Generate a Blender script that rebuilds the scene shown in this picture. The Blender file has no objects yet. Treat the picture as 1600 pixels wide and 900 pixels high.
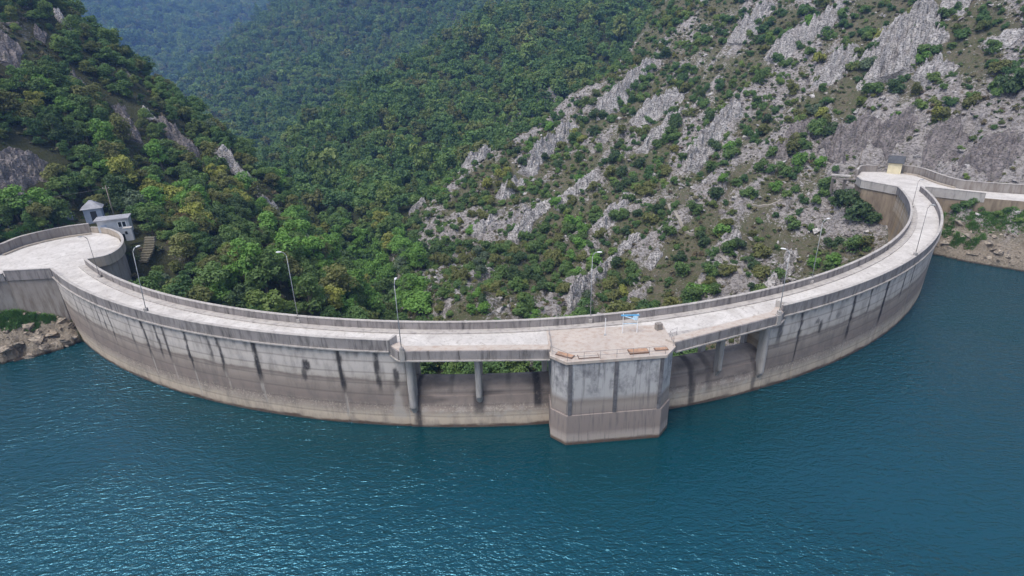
import bpy, bmesh, math, random
import numpy as np
from mathutils import Vector, Matrix
random.seed(7); RNG = np.random.default_rng(11)
R_ = math.radians
S = bpy.context.scene
COL = S.collection

# ------------------------------------------------------------------ camera
F, TH, RO, CZ = 889.0, R_(22.85), R_(-1.44), 42.0
cd = bpy.data.cameras.new('camera'); cam = bpy.data.objects.new('camera', cd); COL.objects.link(cam)
cd.sensor_width = 36; cd.lens = F / 1600 * 36; cd.clip_start = 0.5; cd.clip_end = 9000
_U = Vector((0, math.sin(TH), math.cos(TH))); _X = Vector((1, 0, 0)); _F = Vector((0, math.cos(TH), -math.sin(TH)))
_c, _s = math.cos(RO), math.sin(RO)
_r = _c * _X + _s * _U; _u = -_s * _X + _c * _U
m4 = Matrix((_r, _u, -_F)).transposed().to_4x4(); m4.translation = (0, 0, CZ)
cam.matrix_world = m4
S.camera = cam
# ------------------------------------------------------------------ sky, sun, exposure
SUN_AZ, SUN_EL = R_(-135), R_(64)
w = bpy.data.worlds.new('World'); S.world = w; w.use_nodes = True
nt = w.node_tree; nt.nodes.clear()
sk = nt.nodes.new('ShaderNodeTexSky'); sk.sky_type = 'NISHITA'; sk.sun_disc = False
sk.sun_elevation = SUN_EL; sk.sun_rotation = SUN_AZ; sk.air_density = 1.0; sk.dust_density = 2.5; sk.ozone_density = 1.0
bg = nt.nodes.new('ShaderNodeBackground'); bg.inputs['Strength'].default_value = 0.115
wo = nt.nodes.new('ShaderNodeOutputWorld')
hs = nt.nodes.new('ShaderNodeHueSaturation'); hs.inputs['Saturation'].default_value = 0.55
nt.links.new(sk.outputs[0], hs.inputs['Color']); nt.links.new(hs.outputs[0], bg.inputs[0]); nt.links.new(bg.outputs[0], wo.inputs[0])
sl = bpy.data.lights.new('sun', 'SUN'); sl.energy = 1.5; sl.angle = R_(30); sl.color = (1.0, 0.95, 0.88)
so = bpy.data.objects.new('sun', sl); COL.objects.link(so)
sd = Vector((math.sin(SUN_AZ) * math.cos(SUN_EL), math.cos(SUN_AZ) * math.cos(SUN_EL), math.sin(SUN_EL)))
so.rotation_euler = sd.to_track_quat('Z', 'Y').to_euler(); so.location = (0, 60, 200)
S.view_settings.view_transform = 'Standard'; S.view_settings.look = 'None'
S.view_settings.gamma = 1; S.view_settings.use_curve_mapping = False
S.view_settings.exposure = 1.12
S.cycles.volume_bounces = 1; S.cycles.max_bounces = 5; S.cycles.diffuse_bounces = 3; S.cycles.glossy_bounces = 2; S.cycles.transmission_bounces = 2
S.cycles.transparent_max_bounces = 6; S.cycles.caustics_reflective = False; S.cycles.caustics_refractive = False

# ------------------------------------------------------------------ pixel helpers (photo is 1600 x 900)
def ray(px, py):
    x = (px - 800) / F; y = (450 - py) / F
    x, y = _c * x - _s * y, _s * x + _c * y
    return np.array([x, math.cos(TH) + y * math.sin(TH), -math.sin(TH) + y * math.cos(TH)])
def atz(px, py, z):
    d = ray(px, py); return d * ((z - CZ) / d[2]) + np.array([0, 0, CZ])
def atd(px, py, D):
    d = ray(px, py); return d * (D / math.hypot(d[0], d[1])) + np.array([0, 0, CZ])
def proj(P):
    P = np.asarray(P, float) - np.array([0, 0, CZ])
    f = P[..., 1] * math.cos(TH) - P[..., 2] * math.sin(TH); u = P[..., 1] * math.sin(TH) + P[..., 2] * math.cos(TH)
    f = np.where(f > 1e-3, f, 1e-3)
    x = P[..., 0] / f; y = u / f
    x, y = _c * x + _s * y, -_s * x + _c * y
    return np.stack([800 + F * x, 450 - F * y], -1)

# ------------------------------------------------------------------ numeric noise
def _h(ix, iy, k):
    n = (ix.astype(np.int64) * 374761393 + iy.astype(np.int64) * 668265263 + k * 982451653) & 0xffffffff
    n = ((n ^ (n >> 13)) * 1274126177) & 0xffffffff
    return ((n ^ (n >> 16)) & 0xffffff) / float(0x1000000)
def perlin(x, y, k=0):
    ix = np.floor(x); iy = np.floor(y); fx = x - ix; fy = y - iy
    ux = fx * fx * fx * (fx * (fx * 6 - 15) + 10); uy = fy * fy * fy * (fy * (fy * 6 - 15) + 10)
    def g(ax, ay):
        a = _h(ix + ax, iy + ay, k) * 2 * np.pi
        return np.cos(a) * (fx - ax) + np.sin(a) * (fy - ay)
    a = g(0, 0) + ux * (g(1, 0) - g(0, 0)); b = g(0, 1) + ux * (g(1, 1) - g(0, 1))
    return (a + uy * (b - a)) * 1.5
def fbm(x, y, octv=4, k=0, gain=0.5):
    s = 0; a = 1; t = 0
    for o in range(octv):
        s = s + a * perlin(x * 2 ** o + 17.3 * o, y * 2 ** o - 9.1 * o, k + o); t += a; a *= gain
    return s / t
def facet(x, y, k=0):
    """Voronoi cells, each a tilted plane: fractured rock. Returns height (-1..1), cell random and edge distance."""
    ix = np.floor(x); iy = np.floor(y)
    best = np.full(x.shape, 9.0); sec = np.full(x.shape, 9.0); hh = np.zeros(x.shape); rr = np.zeros(x.shape)
    for ax in (-1, 0, 1):
        for ay in (-1, 0, 1):
            cx_ = ix + ax; cy_ = iy + ay
            dx = x - (cx_ + _h(cx_, cy_, k)); dy = y - (cy_ + _h(cx_, cy_, k + 1))
            d = dx * dx + dy * dy
            c = _h(cx_, cy_, k + 2)
            v = (c - 0.5) * 1.2 + (_h(cx_, cy_, k + 3) - 0.5) * dx * 1.8 + (_h(cx_, cy_, k + 4) - 0.5) * dy * 1.8
            m = d < best
            sec = np.where(m, best, np.minimum(sec, d))
            best = np.where(m, d, best); hh = np.where(m, v, hh); rr = np.where(m, c, rr)
    return hh, rr, np.sqrt(sec) - np.sqrt(best)
def sstep(a, b, x):
    t = np.clip((x - a) / (b - a), 0, 1); return t * t * (3 - 2 * t)

# ------------------------------------------------------------------ materials
class G:
    def __init__(s, name):
        s.m = bpy.data.materials.new(name); s.m.use_nodes = True; s.t = s.m.node_tree; s.t.nodes.clear()
        s.out = s.t.nodes.new('ShaderNodeOutputMaterial')
    def n(s, ty, ins=None, **pr):
        nd = s.t.nodes.new('ShaderNode' + ty)
        for k, v in pr.items(): setattr(nd, k, v)
        for k, v in (ins or {}).items():
            i = nd.inputs[k]
            if isinstance(v, bpy.types.NodeSocket): s.t.links.new(v, i)
            else: i.default_value = v
        return nd
    def pos(s): return s.n('NewGeometry').outputs['Position']
    def obj(s): return s.n('TexCoord').outputs['Object']
    def map(s, v, sc, rot=(0, 0, 0)): return s.n('Mapping', {'Vector': v, 'Scale': sc, 'Rotation': rot}).outputs[0]
    def noise(s, v, scale, detail=4, rough=0.55, dist=0.0):
        return s.n('TexNoise', {'Vector': v, 'Scale': scale, 'Detail': detail, 'Roughness': rough, 'Distortion': dist}).outputs[0]
    def ramp(s, f, stops, interp='LINEAR'):
        r = s.n('ValToRGB', {'Fac': f}); e = r.color_ramp.elements; r.color_ramp.interpolation = interp
        while len(e) > 1: e.remove(e[-1])
        for i, (p, c) in enumerate(stops):
            el = e[0] if i == 0 else e.new(p)
            el.position = p; el.color = (*c, 1) if not isinstance(c, (int, float)) else (c, c, c, 1)
        return r.outputs[0]
    def mix(s, f, a, b, mode='MIX'):
        nd = s.n('Mix', data_type='RGBA', blend_type=mode, clamp_factor=True)
        for k, v in ((0, f), (6, a), (7, b)):
            if isinstance(v, bpy.types.NodeSocket): s.t.links.new(v, nd.inputs[k])
            else: nd.inputs[k].default_value = (*v, 1) if isinstance(v, tuple) and len(v) == 3 else v
        return nd.outputs[2]
    def math(s, op, a, b=0.0, c=0.0, clamp=False):
        nd = s.n('Math', operation=op, use_clamp=clamp)
        for i, v in enumerate((a, b, c)):
            if isinstance(v, bpy.types.NodeSocket): s.t.links.new(v, nd.inputs[i])
            else: nd.inputs[i].default_value = v
        return nd.outputs[0]
    def rng(s, v, a, b, c=0.0, d=1.0):
        return s.n('MapRange', {0: v, 1: a, 2: b, 3: c, 4: d}, interpolation_type='SMOOTHSTEP').outputs[0]
    def bump(s, h, strength, dist): return s.n('Bump', {'Height': h, 'Strength': strength, 'Distance': dist}).outputs[0]
    def bsdf(s, col, rough=0.85, bump=None, spec=0.3, **kw):
        ins = {'Base Color': (*col, 1) if isinstance(col, tuple) and len(col) == 3 else col, 'Roughness': rough, 'Specular IOR Level': spec}
        if bump is not None: ins['Normal'] = bump
        ins.update(kw)
        b = s.n('BsdfPrincipled', ins)
        s.t.links.new(b.outputs[0], s.out.inputs[0]); return s.m
M = {}
def concrete(name, a, b, stain=(0.05, 0.047, 0.045), samt=0.5, vs=0.25, bump=0.03):
    """Weathered concrete: mottling, vertical dirt runs and small pits."""
    g = G(name); p = g.pos()
    n1 = g.noise(p, 0.35, 5, 0.6); n2 = g.noise(g.map(p, (1.6, 1.6, vs)), 1.0, 6, 0.65); n3 = g.noise(p, 9, 3, 0.6)
    c = g.mix(g.ramp(n1, [(0.3, 0.0), (0.7, 1.0)]), a, b)
    c = g.mix(g.math('MULTIPLY', g.ramp(n2, [(0.47, 0.0), (0.68, 1.0)]), samt), c, stain)
    c = g.mix(g.math('MULTIPLY', g.ramp(n3, [(0.35, 1.0), (0.55, 0.0)]), 0.35), c, tuple(0.7 * v for v in a))
    M[name] = g.bsdf(c, 0.9, g.bump(g.math('ADD', g.noise(p, 14, 4), g.math('MULTIPLY', n1, 1.5)), 0.5, bump), 0.2)
concrete('parapet', (0.30, 0.275, 0.265), (0.21, 0.19, 0.185), samt=0.85)
concrete('parapet_cap', (0.45, 0.42, 0.39), (0.35, 0.32, 0.30), samt=0.45)
concrete('cream_wall', (0.42, 0.36, 0.29), (0.36, 0.31, 0.26), samt=0.4)
concrete('retaining', (0.30, 0.275, 0.25), (0.22, 0.19, 0.17), stain=(0.10, 0.07, 0.045), samt=0.7)
concrete('tower_top', (0.46, 0.40, 0.35), (0.40, 0.35, 0.31), stain=(0.25, 0.15, 0.10), samt=0.45)
concrete('pier', (0.40, 0.375, 0.355), (0.32, 0.295, 0.275), samt=0.55)
concrete('mossy_stone', (0.20, 0.175, 0.13), (0.12, 0.11, 0.07), samt=0.6)
concrete('ochre_face', (0.31, 0.25, 0.18), (0.21, 0.16, 0.115), stain=(0.07, 0.05, 0.04), samt=0.6)

def road_mat():
    g = G('road'); p = g.pos()
    n1 = g.noise(p, 0.25, 6, 0.65, 0.6); n2 = g.noise(p, 2.2, 5, 0.6); n3 = g.noise(p, 0.9, 4, 0.7, 1.5)
    c = g.mix(g.ramp(n1, [(0.35, 0.0), (0.65, 1.0)]), (0.56, 0.53, 0.50), (0.42, 0.39, 0.365))
    c = g.mix(g.ramp(n3, [(0.54, 0.0), (0.66, 0.7)]), c, (0.30, 0.27, 0.24))
    cr = g.n('TexVoronoi', {'Vector': g.n('VectorMath', {0: p, 1: g.n('VectorMath', {0: g.n('TexNoise', {'Vector': p, 'Scale': 1.2}).outputs[1], 1: (1.3, 1.3, 0)}, operation='MULTIPLY').outputs[0]}, operation='ADD').outputs[0], 'Scale': 0.33}, feature='DISTANCE_TO_EDGE').outputs[0]
    c = g.mix(g.ramp(cr, [(0.0, 0.35), (0.012, 0.0)]), c, (0.2, 0.18, 0.16))
    c = g.mix(g.ramp(n2, [(0.30, 0.35), (0.5, 0.0)]), c, (0.25, 0.235, 0.21))
    M['road'] = g.bsdf(c, 0.9, g.bump(n2, 0.3, 0.02), 0.2)
road_mat()

def wall_mat(name, top=(0.50, 0.455, 0.42)):
    """Upstream dam face: drawdown bands by height, runs of black biofilm and lime (attribute 'stain')."""
    g = G(name); p = g.pos()
    z = g.n('SeparateXYZ', {0: p}).outputs[2]
    nb = g.noise(g.map(p, (0.35, 0.35, 1.2)), 1.0, 5, 0.6)
    zz = g.math('ADD', z, g.math('MULTIPLY', g.math('SUBTRACT', nb, 0.5), 1.1))
    st = g.n('Attribute', attribute_name='stain').outputs['Color']
    sx = g.n('SeparateColor', {0: st})
    zf = g.math('DIVIDE', zz, 12.0)
    c = g.ramp(zf, [(0.0, (0.09, 0.06, 0.045)), (0.02, (0.11, 0.075, 0.055)), (0.045, (0.44, 0.36, 0.28)), (0.13, (0.48, 0.40, 0.315)), (0.18, (0.34, 0.28, 0.235)),
                    (0.23, (0.26, 0.21, 0.18)), (0.33, (0.235, 0.192, 0.168)), (0.44, (0.285, 0.238, 0.205)), (0.50, (0.31, 0.265, 0.23)), (0.535, (0.22, 0.18, 0.158)), (0.56, (0.42, 0.375, 0.33)), (0.66, top), (1.0, top)])
    # horizontal lift lines
    w1 = g.n('TexWave', {'Vector': p, 'Scale': 0.21, 'Distortion': 0.6, 'Detail': 3.0, 'Detail Scale': 0.6}, bands_direction='Z').outputs[0]
    c = g.mix(g.math('MULTIPLY', g.ramp(w1, [(0.0, 1.0), (0.10, 0.0)]), 0.35), c, (0.09, 0.075, 0.065))
    # mottling
    n1 = g.noise(g.map(p, (1, 1, 0.35)), 0.9, 6, 0.65); n2 = g.noise(p, 4.0, 5, 0.7)
    c = g.mix(g.math('MULTIPLY', g.ramp(n1, [(0.45, 0.0), (0.7, 1.0)]), 0.55), c, (0.13, 0.115, 0.105))
    sp = g.math('MULTIPLY', g.ramp(n2, [(0.52, 0.0), (0.60, 1.0)]), g.math('MULTIPLY', g.rng(z, 1.0, 1.8), g.rng(z, 3.6, 2.4)))
    c = g.mix(sp, c, (0.40, 0.35, 0.29))
    n5 = g.noise(p, 2.0, 5, 0.75)
    dk = g.math('MULTIPLY', sx.outputs[0], g.rng(n5, 0.28, 0.5, 0.7, 1.0))
    c = g.mix(g.math('MULTIPLY', sx.outputs[1], 0.75), c, (0.40, 0.36, 0.32))
    c = g.mix(g.math('MULTIPLY', dk, 0.95, clamp=True), c, (0.035, 0.032, 0.034))
    c = g.mix(g.math('MULTIPLY', sx.outputs[2], 0.8), c, (0.36, 0.24, 0.10))
    M[name] = g.bsdf(c, 0.88, g.bump(g.math('ADD', g.noise(p, 10, 5, 0.65), g.math('MULTIPLY', w1, 0.6)), 0.6, 0.04), 0.2)
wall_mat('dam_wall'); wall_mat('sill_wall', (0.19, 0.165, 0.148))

def tower_mat():
    g = G('tower_wall'); p = g.pos(); z = g.n('SeparateXYZ', {0: p}).outputs[2]
    nb = g.noise(g.map(p, (0.5, 0.5, 1.2)), 1.0, 5, 0.6)
    zf = g.math('DIVIDE', g.math('ADD', z, g.math('MULTIPLY', g.math('SUBTRACT', nb, 0.5), 0.7)), 12.0)
    c = g.ramp(zf, [(0.0, (0.09, 0.06, 0.045)), (0.025, (0.12, 0.085, 0.065)), (0.05, (0.36, 0.31, 0.27)), (0.10, (0.33, 0.28, 0.25)), (0.14, (0.23, 0.19, 0.17)), (0.33, (0.25, 0.21, 0.19)), (0.42, (0.29, 0.25, 0.22)), (0.47, (0.24, 0.205, 0.18)), (0.53, (0.40, 0.385, 0.375)), (1.0, (0.43, 0.425, 0.43))])
    n1 = g.noise(g.map(p, (0.9, 0.9, 0.6)), 0.55, 6, 0.7); n2 = g.noise(g.map(p, (3, 3, 0.25)), 1.0, 5, 0.6)
    up = g.rng(z, 5.6, 7.2)
    c = g.mix(g.math('MULTIPLY', g.math('MULTIPLY', g.ramp(n1, [(0.44, 0.0), (0.62, 1.0)]), up), 0.85), c, (0.105, 0.105, 0.115))
    c = g.mix(g.math('MULTIPLY', g.ramp(n2, [(0.52, 0.0), (0.7, 1.0)]), 0.6), c, (0.10, 0.095, 0.10))
    M['tower_wall'] = g.bsdf(c, 0.88, g.bump(g.noise(p, 9, 5, 0.65), 0.5, 0.04), 0.2)
tower_mat()

def simple(name, col, rough=0.6, metal=0.0, var=0.25, scale=3.0):
    g = G(name); n = g.noise(g.obj(), scale, 4)
    c = g.mix(g.ramp(n, [(0.3, 0.0), (0.7, 1.0)]), tuple(v * (1 - var) for v in col), tuple(min(1, v * (1 + var)) for v in col))
    M[name] = g.bsdf(c, rough, g.bump(n, 0.15, 0.01), 0.4, Metallic=metal)
simple('galvanised', (0.33, 0.34, 0.35), 0.5, 0.4); simple('lamp_white', (0.62, 0.62, 0.62), 0.35, 0, 0.05)
simple('dark_pole', (0.16, 0.15, 0.15), 0.6); simple('wood_pole', (0.20, 0.17, 0.14), 0.9)
simple('rust', (0.33, 0.20, 0.13), 0.85, 0, 0.35, 2.0); simple('rust_frame', (0.13, 0.08, 0.06), 0.85)
simple('blue_paint', (0.10, 0.36, 0.62), 0.45); simple('pale_blue', (0.45, 0.62, 0.74), 0.5); simple('white_paint', (0.72, 0.72, 0.72), 0.5, 0, 0.08)
simple('rail_metal', (0.22, 0.21, 0.21), 0.6); simple('roof_slate', (0.055, 0.058, 0.066), 0.75, 0, 0.3, 1.5); simple('roof_grey', (0.26, 0.26, 0.28), 0.8, 0, 0.25, 1.2)
simple('render_cream', (0.60, 0.53, 0.36), 0.85, 0, 0.12, 0.9); simple('render_white', (0.43, 0.44, 0.46), 0.85, 0, 0.15, 0.9); simple('render_blue', (0.30, 0.34, 0.42), 0.85, 0, 0.15, 0.9)
simple('door_dark', (0.03, 0.03, 0.035), 0.5); simple('glass_dark', (0.02, 0.025, 0.03), 0.08); simple('tower_rib', (0.115, 0.11, 0.115), 0.9, 0, 0.5, 1.2)
simple('dry_path', (0.25, 0.225, 0.19), 0.95, 0, 0.25, 0.6); simple('slat_blue', (0.30, 0.34, 0.42), 0.7, 0.0, 0.2); simple('wire', (0.05, 0.05, 0.05), 0.6)

def water_mat():
    g = G('water'); p = g.pos()
    m1 = g.map(p, (0.55, 1.25, 1.0), (0, 0, R_(-14)))
    n1 = g.noise(m1, 1.25, 3, 0.5, 0.7); n2 = g.noise(g.map(p, (0.8, 1.5, 1), (0, 0, R_(28))), 2.6, 2, 0.5, 0.5); n3 = g.noise(g.map(p, (1, 1.3, 1)), 7.0, 2, 0.5)
    big = g.noise(g.map(p, (0.6, 1.0, 1), (0, 0, R_(-30))), 0.035, 3, 0.5)
    h = g.math('ADD', g.math('ADD', g.math('MULTIPLY', n1, 1.0), g.math('MULTIPLY', n2, 0.5)), g.math('MULTIPLY', n3, 0.10))
    h = g.math('MULTIPLY', h, g.rng(big, 0.35, 0.65, 0.45, 1.25))
    c = g.mix(g.noise(p, 0.02, 3), (0.001, 0.026, 0.035), (0.0012, 0.037, 0.045))
    M['water'] = g.bsdf(c, 0.045, g.bump(h, 1.0, 0.27), 0.5, IOR=1.9, **{'Specular Tint': (0.27, 0.72, 1.0, 1)})
water_mat()

def terrain_mat():
    g = G('terrain'); p = g.pos()
    at = g.n('Attribute', attribute_name='cover'); s = g.n('SeparateColor', {0: at.outputs['Color']})   # R rock, G forest, B shore
    n1 = g.noise(p, 0.18, 6, 0.65); n2 = g.noise(p, 0.9, 6, 0.7); n3 = g.noise(p, 3.2, 5, 0.65)
    soil = g.mix(g.ramp(n1, [(0.35, 0.0), (0.65, 1.0)]), (0.160, 0.132, 0.098), (0.105, 0.104, 0.056))
    soil = g.mix(g.ramp(n2, [(0.42, 0.0), (0.62, 0.8)]), soil, (0.080, 0.094, 0.036))
    soil = g.mix(g.ramp(n3, [(0.56, 0.0), (0.66, 0.55)]), soil, (0.25, 0.225, 0.20))
    rk = g.mix(g.ramp(n2, [(0.3, 0.0), (0.7, 1.0)]), (0.25, 0.222, 0.213), (0.45, 0.42, 0.405))
    rk = g.mix(g.ramp(g.noise(g.map(p, (1, 1, 2.5), (0.5, 0.4, 0.3)), 1.1, 6, 0.75), [(0.38, 0.85), (0.52, 0.0)]), rk, (0.07, 0.062, 0.058))
    n4 = g.noise(g.map(p, (1, 1, 0.6), (0.3, 0.2, 0.9)), 1.7, 7, 0.8)
    rf = g.math('ADD', g.math('MULTIPLY', s.outputs[0], 0.64), g.math('ADD', g.math('MULTIPLY', g.math('SUBTRACT', n2, 0.5), 1.1), g.math('MULTIPLY', g.math('SUBTRACT', n4, 0.5), 2.2)))
    c = g.mix(g.rng(rf, 0.40, 0.52), soil, rk)
    c = g.mix(s.outputs[1], c, g.mix(n2, (0.028, 0.036, 0.014), (0.05, 0.055, 0.022)))
    sh = g.mix(g.ramp(n3, [(0.3, 0.0), (0.7, 1.0)]), (0.20, 0.165, 0.125), (0.36, 0.31, 0.25))
    pz_ = g.n('SeparateXYZ', {0: p}).outputs[2]
    sh = g.mix(g.rng(g.math('ADD', pz_, g.math('MULTIPLY', g.math('SUBTRACT', n2, 0.5), 0.5)), 0.45, 0.15), sh, (0.075, 0.058, 0.045))
    c = g.mix(s.outputs[2], c, sh)
    M['terrain'] = g.bsdf(c, 0.95, g.bump(g.math('ADD', g.math('ADD', n3, n4), g.math('MULTIPLY', n2, 1.5)), 1.0, 0.45), 0.15)
terrain_mat()

def rock_mat(name, a, b, dark=(0.06, 0.055, 0.052), lich=0.25):
    g = G(name); p = g.pos()
    n1 = g.noise(p, 0.5, 5, 0.65); n2 = g.noise(g.map(p, (1, 1, 2.2), (0.6, 0.35, 0.2)), 1.6, 7, 0.75); n3 = g.noise(p, 0.8, 5, 0.7)
    c = g.mix(g.ramp(n1, [(0.35, 0.0), (0.65, 1.0)]), a, b)
    c = g.mix(g.ramp(n2, [(0.40, 0.95), (0.54, 0.0)]), c, dark)  # crevice shade painted into the colour where the bump noise dips
    c = g.mix(g.math('MULTIPLY', g.ramp(n3, [(0.52, 0.0), (0.64, 1.0)]), lich), c, (0.085, 0.085, 0.045))
    M[name] = g.bsdf(c, 0.92, g.bump(n2, 0.8, 0.25), 0.15)
rock_mat('limestone', (0.30, 0.278, 0.27), (0.52, 0.495, 0.48)); rock_mat('mauve_rock', (0.17, 0.148, 0.145), (0.28, 0.248, 0.24), lich=0.4); rock_mat('shore_rock', (0.27, 0.22, 0.17), (0.42, 0.36, 0.29), lich=0.1)

def leaf_mat(name, use_random):
    g = G(name); oi = g.n('ObjectInfo')
    if use_random:
        c = g.ramp(oi.outputs['Random'], [(0.0, (0.073, 0.139, 0.051)), (0.3, (0.123, 0.212, 0.066)), (0.6, (0.163, 0.255, 0.072)), (0.8, (0.227, 0.297, 0.079)), (0.93, (0.207, 0.195, 0.062)), (1.0, (0.159, 0.165, 0.061))])
        v = g.noise(g.pos(), 0.045, 3)
        c = g.mix(g.ramp(v, [(0.35, 0.0), (0.65, 0.6)]), c, (0.077, 0.142, 0.050))
    else:
        c = oi.outputs['Color']
    n = g.noise(g.pos(), 1.1, 3)
    c = g.mix(g.ramp(n, [(0.3, 0.45), (0.6, 0.0)]), c, g.mix(1.0, c, (0.55, 0.6, 0.6), 'MULTIPLY'))
    d = g.n('BsdfPrincipled', {'Base Color': c, 'Roughness': 0.6, 'Specular IOR Level': 0.25})
    tr = g.n('BsdfTranslucent', {'Color': g.mix(1.0, c, (1.3, 1.4, 0.7), 'MULTIPLY')})
    mx = g.n('MixShader', {0: 0.28, 1: d.outputs[0], 2: tr.outputs[0]})
    g.t.links.new(mx.outputs[0], g.out.inputs[0]); M[name] = g.m
leaf_mat('leaf', False); leaf_mat('leaf_mass', True)
g = G('scrub'); sc_c = g.ramp(g.n('ObjectInfo').outputs['Random'], [(0.0, (0.062, 0.095, 0.034)), (0.4, (0.095, 0.130, 0.046)), (0.65, (0.130, 0.135, 0.060)), (0.85, (0.165, 0.145, 0.080)), (1.0, (0.105, 0.078, 0.050))])
M['scrub'] = g.bsdf(sc_c, 0.8, None, 0.15)
simple('bark', (0.11, 0.09, 0.07), 0.95, 0, 0.3, 6.0)
simple('grass_blade', (0.10, 0.20, 0.045), 0.7, 0, 0.35, 1.0)

# ------------------------------------------------------------------ object helpers
def tag(o, label=None, cat=None, group=None, kind=None):
    for k, v in (('label', label), ('category', cat), ('group', group), ('kind', kind)):
        if v: o[k] = v
    return o
def mesh_obj(name, verts, faces, mat=None, parent=None, loc=None, smooth=False):
    me = bpy.data.meshes.new(name)
    me.from_pydata([tuple(map(float, v)) for v in verts], [], [tuple(map(int, f)) for f in faces]); me.update()
    if mat: me.materials.append(M[mat])
    if smooth: me.polygons.foreach_set('use_smooth', [True] * len(me.polygons))
    return link(name, me, parent, loc)
def link(name, me, parent=None, loc=None):
    o = bpy.data.objects.new(name, me); COL.objects.link(o)
    if parent: o.parent = parent
    if loc is not None: o.location = loc
    return o
def empty(name, loc=(0, 0, 0), rz=0):
    o = bpy.data.objects.new(name, None); COL.objects.link(o); o.location = loc; o.rotation_euler = (0, 0, rz); o.empty_display_size = 0.3
    return o
class MB:
    """Collects shapes in a local frame, then links them as one mesh."""
    def __init__(s): s.v = []; s.f = []
    def add(s, v, f):
        b = len(s.v); s.v += [tuple(p) for p in v]; s.f += [tuple(i + b for i in q) for q in f]; return s
    def box(s, c, d, rz=0.0):
        x, y, z = d[0] / 2, d[1] / 2, d[2] / 2; cs, sn = math.cos(rz), math.sin(rz)
        v = [(c[0] + cs * a * x - sn * b * y, c[1] + sn * a * x + cs * b * y, c[2] + e * z) for e in (-1, 1) for a, b in ((-1, -1), (1, -1), (1, 1), (-1, 1))]
        return s.add(v, [(3, 2, 1, 0), (4, 5, 6, 7), (0, 1, 5, 4), (1, 2, 6, 5), (2, 3, 7, 6), (3, 0, 4, 7)])
    def tube(s, pts, radii, n=8):
        pts = [Vector(p) for p in pts]; v = []; f = []
        for i, p in enumerate(pts):
            t = (pts[min(i + 1, len(pts) - 1)] - pts[max(i - 1, 0)]).normalized()
            a = t.cross(Vector((0, 0, 1)) if abs(t.z) < 0.9 else Vector((1, 0, 0))).normalized(); b = t.cross(a)
            for k in range(n):
                q = 2 * math.pi * k / n; v.append(p + (a * math.cos(q) + b * math.sin(q)) * radii[i])
        for i in range(len(pts) - 1):
            for k in range(n): f.append((i * n + k, i * n + (k + 1) % n, (i + 1) * n + (k + 1) % n, (i + 1) * n + k))
        f.append(tuple(range(n))[::-1]); f.append(tuple((len(pts) - 1) * n + k for k in range(n)))
        return s.add(v, f)
    def prism(s, poly, z0, z1):
        n = len(poly); a = sum(poly[i][0] * poly[(i + 1) % n][1] - poly[(i + 1) % n][0] * poly[i][1] for i in range(n))
        if a < 0: poly = poly[::-1]
        v = [(p[0], p[1], z0) for p in poly] + [(p[0], p[1], z1) for p in poly]
        f = [tuple(range(n))[::-1], tuple(range(n, 2 * n))] + [(i, (i + 1) % n, (i + 1) % n + n, i + n) for i in range(n)]
        return s.add(v, f)
    def build(s, name, mat, parent=None, loc=None, smooth=False, bevel=0.0):
        o = mesh_obj(name, s.v, s.f, mat, parent, loc, smooth)
        if bevel:
            b = o.modifiers.new('bevel', 'BEVEL'); b.width = bevel; b.segments = 2; b.limit_method = 'ANGLE'
        return o
def offset(pts, d):
    """Open polyline shifted sideways by d (left positive), mitred."""
    P = [np.array(p[:2], float) for p in pts]; out = []
    for i in range(len(P)):
        ns = []
        if i > 0: t = P[i] - P[i - 1]; ns.append(np.array([-t[1], t[0]]) / np.linalg.norm(t))
        if i < len(P) - 1: t = P[i + 1] - P[i]; ns.append(np.array([-t[1], t[0]]) / np.linalg.norm(t))
        n = sum(ns); n /= np.linalg.norm(n); out.append(P[i] + n * d / max(0.4, float(n @ ns[0])))
    return [tuple(p) for p in out]
def smooth_line(pts, n=6):
    P = [np.array(p, float) for p in pts]; P = [2 * P[0] - P[1]] + P + [2 * P[-1] - P[-2]]; out = []
    for i in range(1, len(P) - 2):
        for k in range(n):
            t = k / n
            out.append(0.5 * (2 * P[i] + (P[i + 1] - P[i - 1]) * t + (2 * P[i - 1] - 5 * P[i] + 4 * P[i + 1] - P[i + 2]) * t * t + (3 * P[i] - P[i - 1] - 3 * P[i + 1] + P[i + 2]) * t ** 3))
    out.append(P[-2]); return [tuple(p) for p in out]
def ribbon(mb, pts, d0, d1, z0, z1):
    a = offset(pts, d0); b = offset(pts, d1); n = len(pts)
    v = [(*p, z0) for p in a] + [(*p, z1) for p in a] + [(*p, z1) for p in b] + [(*p, z0) for p in b]; f = []
    for i in range(n - 1):
        for k in range(4):
            q = (k + 1) % 4; f.append((k * n + i, k * n + i + 1, q * n + i + 1, q * n + i))
    f += [(0, n, 2 * n, 3 * n), (4 * n - 1, 3 * n - 1, 2 * n - 1, n - 1)]
    return mb.add(v, f)

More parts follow.
